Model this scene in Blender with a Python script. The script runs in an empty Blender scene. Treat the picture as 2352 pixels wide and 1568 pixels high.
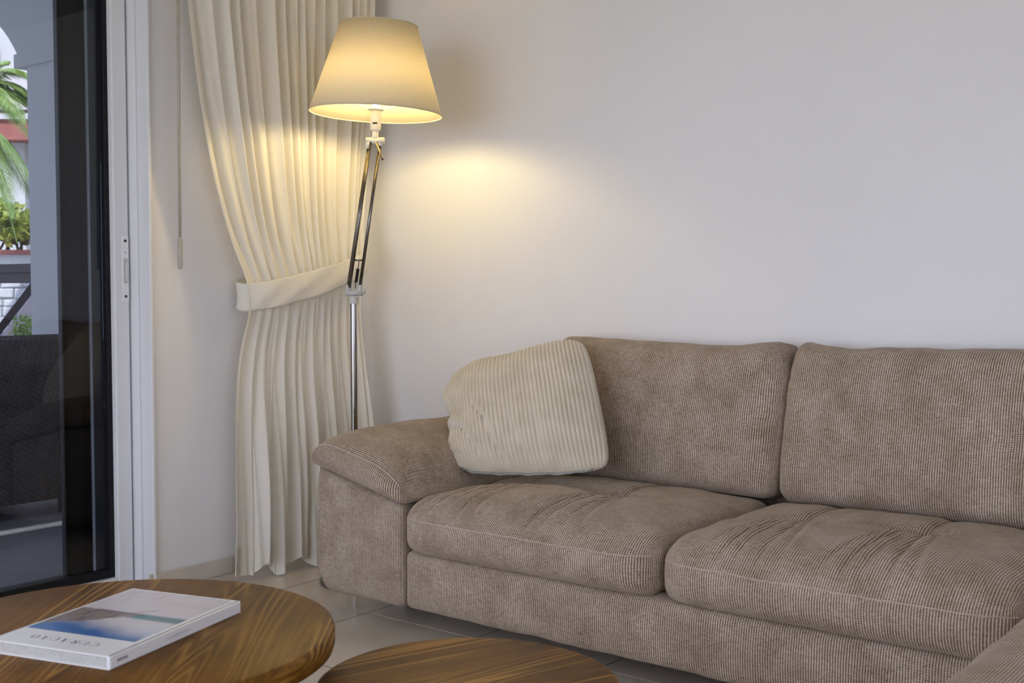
import bpy, math, random
import numpy as np
from mathutils import Vector, Matrix, Euler

random.seed(7)
rng = np.random.RandomState(7)
scene = bpy.context.scene
COL = scene.collection

# ------------------------------------------------------------------ camera, world, sun, exposure
cam_data = bpy.data.cameras.new('camera')
cam = bpy.data.objects.new('camera', cam_data)
COL.objects.link(cam)
scene.camera = cam
cam.location = (0.0, 0.0, 1.10)
cam.rotation_euler = (math.radians(90.0 - 2.649), 0.0, math.radians(38.2))
cam_data.sensor_width = 36.0
cam_data.lens = 36.0 * 2680.0 / 2352.0
cam_data.clip_start = 0.05
cam_data.clip_end = 300.0
cam_data.dof.use_dof = True
cam_data.dof.focus_distance = 3.75
cam_data.dof.aperture_fstop = 6.3

world = bpy.data.worlds.new('world')
scene.world = world
world.use_nodes = True
bg = world.node_tree.nodes['Background']
bg.inputs['Color'].default_value = (0.72, 0.775, 0.98, 1.0)
bg.inputs['Strength'].default_value = 3.0

sun_d = bpy.data.lights.new('sun', 'SUN')
sun_d.energy = 9.0
sun_d.angle = math.radians(0.6)
sun_d.color = (1.0, 0.95, 0.86)
sun = bpy.data.objects.new('sun', sun_d)
COL.objects.link(sun)
sun.rotation_euler = Vector((-0.30, 0.62, -0.72)).to_track_quat('-Z', 'Y').to_euler()

def portal(name, loc, rot, sx, sy):
    d = bpy.data.lights.new(name, 'AREA')
    d.shape = 'RECTANGLE'; d.size = sx; d.size_y = sy
    d.cycles.is_portal = True
    o = bpy.data.objects.new(name, d); COL.objects.link(o)
    o.location = loc; o.rotation_euler = rot
    return o
# portals only guide the sampling of the sky through the openings; they give off no light
portal('sky_portal', (-3.93, 1.05, 1.18), (0, math.radians(-90), 0), 2.34, 2.9)
portal('sky_portal', (-1.75, -2.45, 1.25), (math.radians(90), 0, 0), 3.3, 2.3)

portal('sky_portal', (2.45, -0.55, 1.45), (0, math.radians(90), 0), 1.7, 2.3)

scene.view_settings.view_transform = 'Standard'
scene.view_settings.look = 'None'
scene.view_settings.gamma = 1.0
scene.view_settings.use_curve_mapping = False
scene.view_settings.exposure = 0.9
scene.cycles.max_bounces = 10
scene.cycles.diffuse_bounces = 5
scene.cycles.transparent_max_bounces = 16
scene.cycles.sample_clamp_indirect = 6.0

# ------------------------------------------------------------------ helpers
def new_mat(name, color, rough=0.6, metallic=0.0, spec=0.5):
    m = bpy.data.materials.new(name); m.use_nodes = True
    b = m.node_tree.nodes['Principled BSDF']
    b.inputs['Base Color'].default_value = (*color, 1.0)
    b.inputs['Roughness'].default_value = rough
    b.inputs['Metallic'].default_value = metallic
    b.inputs['Specular IOR Level'].default_value = spec
    return m

def N(m, kind, **kw):
    n = m.node_tree.nodes.new(kind)
    for k, v in kw.items():
        if k in n.inputs.keys():
            n.inputs[k].default_value = v
        else:
            setattr(n, k, v)
    return n

def L(m, a, b):
    m.node_tree.links.new(a, b)

def bsdf(m):
    return m.node_tree.nodes['Principled BSDF']

def ramp(m, stops, interp='LINEAR'):
    r = m.node_tree.nodes.new('ShaderNodeValToRGB')
    cr = r.color_ramp; cr.interpolation = interp
    while len(cr.elements) < len(stops):
        cr.elements.new(0.5)
    for e, (p, c) in zip(cr.elements, stops):
        e.position = p
        e.color = (*c, 1.0) if len(c) == 3 else c
    return r

def mottled(name, c1, c2, scale=8.0, rough=0.6, bump=0.0, bscale=60.0, spec=0.5, metallic=0.0, detail=4.0):
    """two-tone noise material with a fine bump"""
    m = new_mat(name, c1, rough, metallic, spec)
    tc = N(m, 'ShaderNodeTexCoord')
    n = N(m, 'ShaderNodeTexNoise', Scale=scale, Detail=detail)
    L(m, tc.outputs['Object'], n.inputs['Vector'])
    r = ramp(m, [(0.35, c1), (0.65, c2)])
    L(m, n.outputs['Fac'], r.inputs['Fac'])
    L(m, r.outputs['Color'], bsdf(m).inputs['Base Color'])
    if bump > 0:
        n2 = N(m, 'ShaderNodeTexNoise', Scale=bscale, Detail=5.0)
        L(m, tc.outputs['Object'], n2.inputs['Vector'])
        b = N(m, 'ShaderNodeBump', Strength=bump, Distance=0.004)
        L(m, n2.outputs['Fac'], b.inputs['Height'])
        L(m, b.outputs['Normal'], bsdf(m).inputs['Normal'])
    return m

def wloc(o):
    v = Vector((0, 0, 0))
    while o is not None:
        v = v + o.location
        o = o.parent
    return v

def tag(o, label=None, cat=None, group=None, kind=None):
    if label: o['label'] = label
    if cat: o['category'] = cat
    if group: o['group'] = group
    if kind: o['kind'] = kind
    return o

def empty(name, loc):
    o = bpy.data.objects.new(name, None); COL.objects.link(o)
    o.empty_display_size = 0.05
    o.location = loc
    return o

def mesh(name, verts, faces, mat, parent=None, smooth=True, uvs=None, origin=None):
    """verts in world coordinates; the object's origin is its base (or its parent's origin)"""
    V = np.asarray(verts, dtype=float)
    if parent is not None:
        o0 = np.array(wloc(parent))
    elif origin is not None:
        o0 = np.array(origin, dtype=float)
    else:
        lo, hi = V.min(0), V.max(0)
        o0 = np.array([(lo[0]+hi[0])/2, (lo[1]+hi[1])/2, lo[2]])
    me = bpy.data.meshes.new(name)
    me.from_pydata((V - o0).tolist(), [], [list(map(int, f)) for f in faces])
    if uvs is not None:
        ul = me.uv_layers.new(name='UVMap')
        ul.data.foreach_set('uv', np.asarray(uvs, dtype=np.float32).ravel())
    if smooth:
        me.polygons.foreach_set('use_smooth', [True]*len(me.polygons))
    me.update()
    if mat is not None:
        me.materials.append(mat)
    o = bpy.data.objects.new(name, me); COL.objects.link(o)
    if parent is not None:
        o.parent = parent
    else:
        o.location = o0.tolist()
    return o

def bevel(o, w, seg=2):
    md = o.modifiers.new('bevel', 'BEVEL'); md.width = w; md.segments = seg; md.limit_method = 'ANGLE'
    md.harden_normals = False
    return o

BF = [(0,3,2,1), (4,5,6,7), (0,1,5,4), (2,3,7,6), (1,2,6,5), (3,0,4,7)]
def box_vf(lo, hi):
    x0,y0,z0 = lo; x1,y1,z1 = hi
    return [(x0,y0,z0),(x1,y0,z0),(x1,y1,z0),(x0,y1,z0),(x0,y0,z1),(x1,y0,z1),(x1,y1,z1),(x0,y1,z1)], BF

def box(name, lo, hi, mat, parent=None, bev=0.0):
    v, f = box_vf(lo, hi)
    o = mesh(name, v, f, mat, parent, smooth=False)
    if bev > 0: bevel(o, bev)
    return o

def join(parts):
    V, F = [], []
    for v, f in parts:
        n = len(V)
        V.extend([tuple(p) for p in v]); F.extend([tuple(i+n for i in ff) for ff in f])
    return V, F

def tube_vf(path, r, seg=12, cap=True):
    P = [Vector(p) for p in path]
    rs = r if isinstance(r, (list, tuple)) else [r]*len(P)
    V, F = [], []
    t0 = (P[1]-P[0]).normalized()
    up = Vector((0,0,1)) if abs(t0.z) < 0.9 else Vector((1,0,0))
    nrm = t0.cross(up).normalized()
    for i, p in enumerate(P):
        t = (P[min(i+1, len(P)-1)] - P[max(i-1, 0)]).normalized()
        nrm = (nrm - t*nrm.dot(t)).normalized()
        b = t.cross(nrm)
        for k in range(seg):
            a = 2*math.pi*k/seg
            V.append(tuple(p + (nrm*math.cos(a) + b*math.sin(a))*rs[i]))
    for i in range(len(P)-1):
        for k in range(seg):
            k2 = (k+1) % seg
            F.append((i*seg+k, i*seg+k2, (i+1)*seg+k2, (i+1)*seg+k))
    if cap:
        F.append(tuple(range(seg-1, -1, -1)))
        n = (len(P)-1)*seg
        F.append(tuple(range(n, n+seg)))
    return V, F

def tube(name, path, r, mat, parent=None, seg=12):
    v, f = tube_vf(path, r, seg)
    o = mesh(name, v, f, mat, parent, smooth=True)
    return o

def lathe_vf(profile, centre, seg=48, axis=None, cap=False):
    """profile: (radius, height) pairs"""
    V, F = [], []
    rot = Matrix.Identity(3) if axis is None else Vector((0,0,1)).rotation_difference(Vector(axis)).to_matrix()
    c = Vector(centre)
    for r, h in profile:
        for k in range(seg):
            a = 2*math.pi*k/seg
            V.append(tuple(c + rot @ Vector((r*math.cos(a), r*math.sin(a), h))))
    for i in range(len(profile)-1):
        for k in range(seg):
            k2 = (k+1) % seg
            F.append((i*seg+k, i*seg+k2, (i+1)*seg+k2, (i+1)*seg+k))
    if cap:
        F.append(tuple(range(seg-1, -1, -1)))
        n = (len(profile)-1)*seg
        F.append(tuple(range(n, n+seg)))
    return V, F

def lathe(name, profile, centre, mat, parent=None, seg=48, axis=None, cap=False, sharp=35):
    v, f = lathe_vf(profile, centre, seg, axis, cap)
    o = mesh(name, v, f, mat, parent, smooth=True)
    if sharp: smooth_angle(o, sharp)
    return o

def smooth_angle(o, deg):
    me = o.data
    ang = math.radians(deg)
    bm_edges = {}
    nrm = [p.normal.copy() for p in me.polygons]
    for p in me.polygons:
        for ek in p.edge_keys:
            bm_edges.setdefault(ek, []).append(p.index)
    for e in me.edges:
        fs = bm_edges.get(tuple(sorted(e.vertices)), bm_edges.get(e.key, []))
        if len(fs) == 2 and nrm[fs[0]].length and nrm[fs[1]].length and nrm[fs[0]].angle(nrm[fs[1]], 0) > ang:
            e.use_edge_sharp = True

def rbox_vf(lo, hi, n, r, deform=None, top_u='x', uv_scale=1.0):
    """subdivided rounded box; returns verts, faces and per-corner rib coordinates (u across the ribs, v along)"""
    lo = np.array(lo, float); hi = np.array(hi, float)
    nx, ny, nz = n
    key, V, F, UV = {}, [], [], []
    def vid(i, j, k):
        t = (i, j, k)
        if t not in key:
            key[t] = len(V)
            V.append((i/nx, j/ny, k/nz))
        return key[t]
    def quad(a, face):
        F.append([vid(*t) for t in a]); UV.append((face, a))
    for i in range(nx):
        for j in range(ny):
            quad([(i,j,0),(i,j+1,0),(i+1,j+1,0),(i+1,j,0)], 'z')
            quad([(i,j,nz),(i+1,j,nz),(i+1,j+1,nz),(i,j+1,nz)], 'z')
    for i in range(nx):
        for k in range(nz):
            quad([(i,0,k),(i+1,0,k),(i+1,0,k+1),(i,0,k+1)], 'y')
            quad([(i,ny,k),(i,ny,k+1),(i+1,ny,k+1),(i+1,ny,k)], 'y')
    for j in range(ny):
        for k in range(nz):
            quad([(0,j,k),(0,j,k+1),(0,j+1,k+1),(0,j+1,k)], 'x')
            quad([(nx,j,k),(nx,j+1,k),(nx,j+1,k+1),(nx,j,k+1)], 'x')
    P = lo + np.array(V)*(hi-lo)
    flat = P.copy()
    q = np.clip(P, lo+r, hi-r)
    d = P - q
    ln = np.linalg.norm(d, axis=1, keepdims=True)
    P = np.where(ln > 1e-9, q + d/np.maximum(ln, 1e-9)*r, P)
    if deform is not None:
        P = deform(P, lo, hi)
    uvs = []
    idx = np.array(F)
    for (face, a), f in zip(UV, idx):
        for vi in f:
            p = flat[vi]
            if face == 'y': uvs.append((p[0], p[2]))
            elif face == 'x': uvs.append((p[1], p[2]))
            elif top_u == 'x': uvs.append((p[0], p[1]))
            else: uvs.append((p[1], p[0]))
    return P, F, uvs

def rounded(P, lo, hi, r):
    P = np.asarray(P, float); lo = np.array(lo, float); hi = np.array(hi, float)
    q = np.clip(P, lo+r, hi-r); d = P-q
    ln = np.linalg.norm(d, axis=1, keepdims=True)
    return np.where(ln > 1e-9, q + d/np.maximum(ln, 1e-9)*r, P)

def sm(x, a, b):
    t = np.clip((x-a)/(b-a), 0, 1)
    return t*t*(3-2*t)

def wob(P, f, s):
    """cheap smooth noise in about -1..1"""
    x, y, z = P[:,0]*f, P[:,1]*f, P[:,2]*f
    return (np.sin(x*1.7+y*2.3+s) + np.sin(y*3.1-z*2.7+s*2.1) + np.sin(z*3.7+x*2.9+s*0.7)
            + 0.6*np.sin(x*5.3-z*4.1+y*3.3+s*1.3))/3.6

# ------------------------------------------------------------------ materials
M = {}
def wall_material():
    m = new_mat('wall_paint', (0.80, 0.785, 0.775), 0.75, spec=0.25)
    tc = N(m, 'ShaderNodeTexCoord')
    n1 = N(m, 'ShaderNodeTexNoise', Scale=1.4, Detail=3.0)
    n2 = N(m, 'ShaderNodeTexNoise', Scale=45.0, Detail=5.0)
    L(m, tc.outputs['Object'], n1.inputs['Vector']); L(m, tc.outputs['Object'], n2.inputs['Vector'])
    r = ramp(m, [(0.3, (0.785, 0.77, 0.76)), (0.7, (0.815, 0.80, 0.79))])
    L(m, n1.outputs['Fac'], r.inputs['Fac']); L(m, r.outputs['Color'], bsdf(m).inputs['Base Color'])
    ad = N(m, 'ShaderNodeMath', operation='MULTIPLY_ADD')
    ad.inputs[1].default_value = 6.0
    L(m, n1.outputs['Fac'], ad.inputs[0]); L(m, n2.outputs['Fac'], ad.inputs[2])
    b = N(m, 'ShaderNodeBump', Strength=0.12, Distance=0.004)
    L(m, ad.outputs[0], b.inputs['Height']); L(m, b.outputs['Normal'], bsdf(m).inputs['Normal'])
    return m
M['wall'] = wall_material()
M['ceiling'] = mottled('ceiling_paint', (0.50, 0.49, 0.48), (0.53, 0.52, 0.51), 2.0, 0.8)
M['grout'] = mottled('grout', (0.045, 0.038, 0.030), (0.065, 0.055, 0.045), 30, 0.9)
M['tile'] = mottled('floor_tile', (0.58, 0.51, 0.41), (0.64, 0.57, 0.47), 5.0, 0.20, 0.05, 120, spec=0.5)
M['skirting'] = mottled('skirting_tile', (0.58, 0.52, 0.44), (0.64, 0.58, 0.50), 8.0, 0.35)
M['frame'] = mottled('white_aluminium', (0.74, 0.74, 0.745), (0.77, 0.77, 0.775), 3.0, 0.35, spec=0.5)
M['plate'] = mottled('lock_plate_white', (0.80, 0.80, 0.79), (0.84, 0.84, 0.83), 20.0, 0.3)
M['gasket'] = mottled('black_rubber', (0.004, 0.004, 0.005), (0.008, 0.008, 0.010), 30.0, 0.5, spec=0.3)
M['charcoal'] = mottled('charcoal_aluminium', (0.030, 0.033, 0.036), (0.040, 0.043, 0.046), 6.0, 0.45)
M['greyalu'] = mottled('grey_aluminium', (0.74, 0.76, 0.76), (0.80, 0.82, 0.82), 4.0, 0.5)
M['chrome'] = mottled('chrome', (0.30, 0.29, 0.28), (0.35, 0.34, 0.33), 20.0, 0.10, metallic=1.0)
M['rod'] = mottled('brushed_steel', (0.16, 0.145, 0.125), (0.21, 0.19, 0.165), 40.0, 0.25, metallic=1.0)
M['brass'] = mottled('brass', (0.75, 0.55, 0.22), (0.82, 0.62, 0.28), 40.0, 0.25, metallic=1.0)
M['whiteplastic'] = mottled('white_plastic', (0.72, 0.70, 0.64), (0.76, 0.74, 0.68), 30.0, 0.35)
M['greyplastic'] = mottled('grey_plastic', (0.50, 0.49, 0.46), (0.56, 0.55, 0.52), 30.0, 0.4)
M['blackmetal'] = mottled('black_metal', (0.012, 0.012, 0.013), (0.02, 0.02, 0.022), 20.0, 0.4)
M['spring'] = mottled('dark_spring_steel', (0.03, 0.028, 0.025), (0.05, 0.045, 0.04), 80.0, 0.4, metallic=0.8)
M['wand'] = mottled('cream_plastic', (0.40, 0.36, 0.29), (0.46, 0.42, 0.34), 15.0, 0.4)

def glass_material():
    m = bpy.data.materials.new('tinted_glass'); m.use_nodes = True
    nt = m.node_tree; nt.nodes.clear()
    out = nt.nodes.new('ShaderNodeOutputMaterial')
    tr = nt.nodes.new('ShaderNodeBsdfTransparent'); tr.inputs['Color'].default_value = (0.40, 0.42, 0.45, 1)
    gl = nt.nodes.new('ShaderNodeBsdfGlossy'); gl.inputs['Roughness'].default_value = 0.0
    gl.inputs['Color'].default_value = (0.9, 0.9, 0.9, 1)
    fr = nt.nodes.new('ShaderNodeFresnel'); fr.inputs['IOR'].default_value = 1.5
    mx = nt.nodes.new('ShaderNodeMixShader')
    nt.links.new(fr.outputs[0], mx.inputs[0]); nt.links.new(tr.outputs[0], mx.inputs[1]); nt.links.new(gl.outputs[0], mx.inputs[2])
    nt.links.new(mx.outputs[0], out.inputs['Surface'])
    return m
M['glass'] = glass_material()

RIB = 0.0068
def rib_material():
    """ribbed chenille: pale cords over dark grooves, cords broken by the weave"""
    m = new_mat('ribbed_chenille', (0.3, 0.25, 0.2), 0.85, spec=0.15)
    uv = N(m, 'ShaderNodeUVMap', uv_map='UVMap')
    sep = N(m, 'ShaderNodeSeparateXYZ'); L(m, uv.outputs['UV'], sep.inputs[0])
    # slight wander of the cords
    nw = N(m, 'ShaderNodeTexNoise', Scale=14.0, Detail=2.0); L(m, uv.outputs['UV'], nw.inputs['Vector'])
    mw = N(m, 'ShaderNodeMath', operation='MULTIPLY_ADD'); mw.inputs[1].default_value = 0.004
    L(m, nw.outputs['Fac'], mw.inputs[0]); L(m, sep.outputs['X'], mw.inputs[2])
    ph = N(m, 'ShaderNodeMath', operation='MULTIPLY'); ph.inputs[1].default_value = 2*math.pi/RIB
    L(m, mw.outputs[0], ph.inputs[0])
    si = N(m, 'ShaderNodeMath', operation='SINE'); L(m, ph.outputs[0], si.inputs[0])
    nrm = N(m, 'ShaderNodeMath', operation='MULTIPLY_ADD'); nrm.inputs[1].default_value = 0.5; nrm.inputs[2].default_value = 0.5
    L(m, si.outputs[0], nrm.inputs[0])
    # threads across the cords
    mp = N(m, 'ShaderNodeMapping'); mp.inputs['Scale'].default_value = (150.0, 420.0, 1.0)
    L(m, uv.outputs['UV'], mp.inputs['Vector'])
    nt = N(m, 'ShaderNodeTexNoise', Scale=1.0, Detail=3.0, Roughness=0.7); L(m, mp.outputs[0], nt.inputs['Vector'])
    mp2 = N(m, 'ShaderNodeMapping'); mp2.inputs['Scale'].default_value = (60.0, 700.0, 1.0)
    L(m, uv.outputs['UV'], mp2.inputs['Vector'])
    nh = N(m, 'ShaderNodeTexNoise', Scale=0.5, Detail=2.0); L(m, mp2.outputs[0], nh.inputs['Vector'])
    # grooves broken into dashes, each groove with its own run
    cell = N(m, 'ShaderNodeMath', operation='MULTIPLY'); cell.inputs[1].default_value = 1.0/RIB; L(m, mw.outputs[0], cell.inputs[0])
    fl = N(m, 'ShaderNodeMath', operation='FLOOR'); ofs = N(m, 'ShaderNodeMath', operation='ADD'); ofs.inputs[1].default_value = 0.25
    L(m, cell.outputs[0], ofs.inputs[0]); L(m, ofs.outputs[0], fl.inputs[0])
    cx_ = N(m, 'ShaderNodeMath', operation='MULTIPLY'); cx_.inputs[1].default_value = 7.31; L(m, fl.outputs[0], cx_.inputs[0])
    vy = N(m, 'ShaderNodeMath', operation='MULTIPLY'); vy.inputs[1].default_value = 115.0; L(m, sep.outputs['Y'], vy.inputs[0])
    cb_ = N(m, 'ShaderNodeCombineXYZ'); L(m, cx_.outputs[0], cb_.inputs[0]); L(m, vy.outputs[0], cb_.inputs[1])
    nd = N(m, 'ShaderNodeTexNoise', Scale=1.0, Detail=2.0, Roughness=0.6); L(m, cb_.outputs[0], nd.inputs['Vector'])
    # mottled pile
    np_ = N(m, 'ShaderNodeTexNoise', Scale=9.0, Detail=5.0, Roughness=0.65); L(m, uv.outputs['UV'], np_.inputs['Vector'])
    a1 = N(m, 'ShaderNodeMath', operation='MULTIPLY_ADD'); a1.inputs[1].default_value = 0.9
    L(m, nt.outputs['Fac'], a1.inputs[0]); L(m, nrm.outputs[0], a1.inputs[2])
    a2 = N(m, 'ShaderNodeMath', operation='MULTIPLY_ADD'); a2.inputs[1].default_value = 0.55
    L(m, nh.outputs['Fac'], a2.inputs[0]); L(m, a1.outputs[0], a2.inputs[2])
    wv = N(m, 'ShaderNodeMath', operation='MULTIPLY'); wv.inputs[1].default_value = 2*math.pi/0.0062; L(m, sep.outputs['Y'], wv.inputs[0])
    ws = N(m, 'ShaderNodeMath', operation='SINE'); L(m, wv.outputs[0], ws.inputs[0])
    wm = N(m, 'ShaderNodeMath', operation='MULTIPLY'); wmask = ramp(m, [(0.40, (0.03,)*3), (0.72, (0.27,)*3)])
    nm = N(m, 'ShaderNodeTexNoise', Scale=5.0, Detail=2.0); L(m, uv.outputs['UV'], nm.inputs['Vector']); L(m, nm.outputs['Fac'], wmask.inputs['Fac'])
    L(m, ws.outputs[0], wm.inputs[0]); L(m, wmask.outputs['Color'], wm.inputs[1])
    a5 = N(m, 'ShaderNodeMath', operation='ADD'); L(m, a2.outputs[0], a5.inputs[0]); L(m, wm.outputs[0], a5.inputs[1])
    a4 = N(m, 'ShaderNodeMath', operation='MULTIPLY_ADD'); a4.inputs[1].default_value = 1.1
    L(m, nd.outputs['Fac'], a4.inputs[0]); L(m, a5.outputs[0], a4.inputs[2])
    a3 = N(m, 'ShaderNodeMath', operation='MULTIPLY'); a3.inputs[1].default_value = 0.36
    L(m, a4.outputs[0], a3.inputs[0])
    r = ramp(m, [(0.30, (0.075, 0.052, 0.036)), (0.53, (0.22, 0.164, 0.120)), (0.76, (0.56, 0.475, 0.395))])
    L(m, a3.outputs[0], r.inputs['Fac'])
    r2 = ramp(m, [(0.35, (0.80, 0.74, 0.66)), (0.65, (1.10, 1.07, 1.04))]); L(m, np_.outputs['Fac'], r2.inputs['Fac'])
    mul = N(m, 'ShaderNodeMix', data_type='RGBA', blend_type='MULTIPLY'); mul.inputs[0].default_value = 1.0
    L(m, r.outputs['Color'], mul.inputs[6]); L(m, r2.outputs['Color'], mul.inputs[7])
    L(m, mul.outputs[2], bsdf(m).inputs['Base Color'])
    b = N(m, 'ShaderNodeBump', Strength=0.55, Distance=0.0022)
    L(m, a1.outputs[0], b.inputs['Height']); L(m, b.outputs['Normal'], bsdf(m).inputs['Normal'])
    bsdf(m).inputs['Sheen Weight'].default_value = 0.25
    bsdf(m).inputs['Sheen Roughness'].default_value = 0.4
    bsdf(m).inputs['Sheen Tint'].default_value = (0.9, 0.8, 0.65, 1)
    return m
M['rib'] = rib_material()

M['ribseam'] = mottled('chenille_seam', (0.42, 0.345, 0.28), (0.52, 0.44, 0.37), 120.0, 0.9, spec=0.1)
def cord_material():
    m = mottled('cream_corduroy', (0.60, 0.525, 0.385), (0.68, 0.60, 0.46), 14.0, 0.85, 0.35, 260, spec=0.15)
    bsdf(m).inputs['Sheen Weight'].default_value = 0.3
    bsdf(m).inputs['Sheen Roughness'].default_value = 0.5
    return m
M['cord'] = cord_material()
M['corddark'] = mottled('grey_zip_tape', (0.26, 0.255, 0.22), (0.32, 0.315, 0.275), 30.0, 0.8)

def sheer_material():
    m = bpy.data.materials.new('sheer_curtain'); m.use_nodes = True
    nt = m.node_tree; nt.nodes.clear()
    out = nt.nodes.new('ShaderNodeOutputMaterial')
    uv = nt.nodes.new('ShaderNodeUVMap'); uv.uv_map = 'UVMap'
    mp = nt.nodes.new('ShaderNodeMapping'); mp.inputs['Scale'].default_value = (520.0, 70.0, 1.0)
    nt.links.new(uv.outputs[0], mp.inputs['Vector'])
    n1 = nt.nodes.new('ShaderNodeTexNoise'); n1.inputs['Scale'].default_value = 1.0; n1.inputs['Detail'].default_value = 3.0
    nt.links.new(mp.outputs[0], n1.inputs['Vector'])
    mp2 = nt.nodes.new('ShaderNodeMapping'); mp2.inputs['Scale'].default_value = (5.0, 260.0, 1.0)
    nt.links.new(uv.outputs[0], mp2.inputs['Vector'])
    n2 = nt.nodes.new('ShaderNodeTexNoise'); n2.inputs['Scale'].default_value = 1.0; n2.inputs['Detail'].default_value = 2.0
    nt.links.new(mp2.outputs[0], n2.inputs['Vector'])
    ad = nt.nodes.new('ShaderNodeMath'); ad.operation = 'ADD'
    nt.links.new(n1.outputs['Fac'], ad.inputs[0]); nt.links.new(n2.outputs['Fac'], ad.inputs[1])
    rp = nt.nodes.new('ShaderNodeValToRGB')
    rp.color_ramp.elements[0].position = 0.30; rp.color_ramp.elements[0].color = (0.85, 0.81, 0.71, 1)
    rp.color_ramp.elements[1].position = 0.75; rp.color_ramp.elements[1].color = (0.92, 0.885, 0.80, 1)
    hf = nt.nodes.new('ShaderNodeMath'); hf.operation = 'MULTIPLY'; hf.inputs[1].default_value = 0.5
    nt.links.new(ad.outputs[0], hf.inputs[0]); nt.links.new(hf.outputs[0], rp.inputs['Fac'])
    df = nt.nodes.new('ShaderNodeBsdfDiffuse'); tl = nt.nodes.new('ShaderNodeBsdfTranslucent'); tp = nt.nodes.new('ShaderNodeBsdfTransparent')
    nt.links.new(rp.outputs['Color'], df.inputs['Color']); nt.links.new(rp.outputs['Color'], tl.inputs['Color'])
    bp = nt.nodes.new('ShaderNodeBump'); bp.inputs['Strength'].default_value = 0.15; bp.inputs['Distance'].default_value = 0.002
    nt.links.new(ad.outputs[0], bp.inputs['Height'])
    nt.links.new(bp.outputs['Normal'], df.inputs['Normal'])
    m1 = nt.nodes.new('ShaderNodeMixShader'); m1.inputs[0].default_value = 0.22
    nt.links.new(df.outputs[0], m1.inputs[1]); nt.links.new(tl.outputs[0], m1.inputs[2])
    m2 = nt.nodes.new('ShaderNodeMixShader'); m2.inputs[0].default_value = 0.07
    nt.links.new(m1.outputs[0], m2.inputs[1]); nt.links.new(tp.outputs[0], m2.inputs[2])
    nt.links.new(m2.outputs[0], out.inputs['Surface'])
    return m
M['sheer'] = sheer_material()

def shade_material():
    m = bpy.data.materials.new('lamp_shade_fabric'); m.use_nodes = True
    nt = m.node_tree; nt.nodes.clear()
    out = nt.nodes.new('ShaderNodeOutputMaterial')
    tc = nt.nodes.new('ShaderNodeTexCoord')
    n1 = nt.nodes.new('ShaderNodeTexNoise'); n1.inputs['Scale'].default_value = 220.0; n1.inputs['Detail'].default_value = 3.0
    nt.links.new(tc.outputs['Object'], n1.inputs['Vector'])
    rp = nt.nodes.new('ShaderNodeValToRGB')
    rp.color_ramp.elements[0].position = 0.3; rp.color_ramp.elements[0].color = (0.77, 0.70, 0.52, 1)
    rp.color_ramp.elements[1].position = 0.7; rp.color_ramp.elements[1].color = (0.82, 0.75, 0.57, 1)
    nt.links.new(n1.outputs['Fac'], rp.inputs['Fac'])
    df = nt.nodes.new('ShaderNodeBsdfDiffuse'); tl = nt.nodes.new('ShaderNodeBsdfTranslucent')
    nt.links.new(rp.outputs['Color'], df.inputs['Color']); nt.links.new(rp.outputs['Color'], tl.inputs['Color'])
    mx = nt.nodes.new('ShaderNodeMixShader'); mx.inputs[0].default_value = 0.31
    nt.links.new(df.outputs[0], mx.inputs[1]); nt.links.new(tl.outputs[0], mx.inputs[2])
    nt.links.new(mx.outputs[0], out.inputs['Surface'])
    return m
M['shade'] = shade_material()

def bulb_material():
    m = new_mat('glowing_bulb', (1, 0.9, 0.7), 0.4)
    b = bsdf(m)
    b.inputs['Emission Color'].default_value = (1.0, 0.79, 0.38, 1)
    b.inputs['Emission Strength'].default_value = 106.0
    return m
M['bulb'] = bulb_material()

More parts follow.
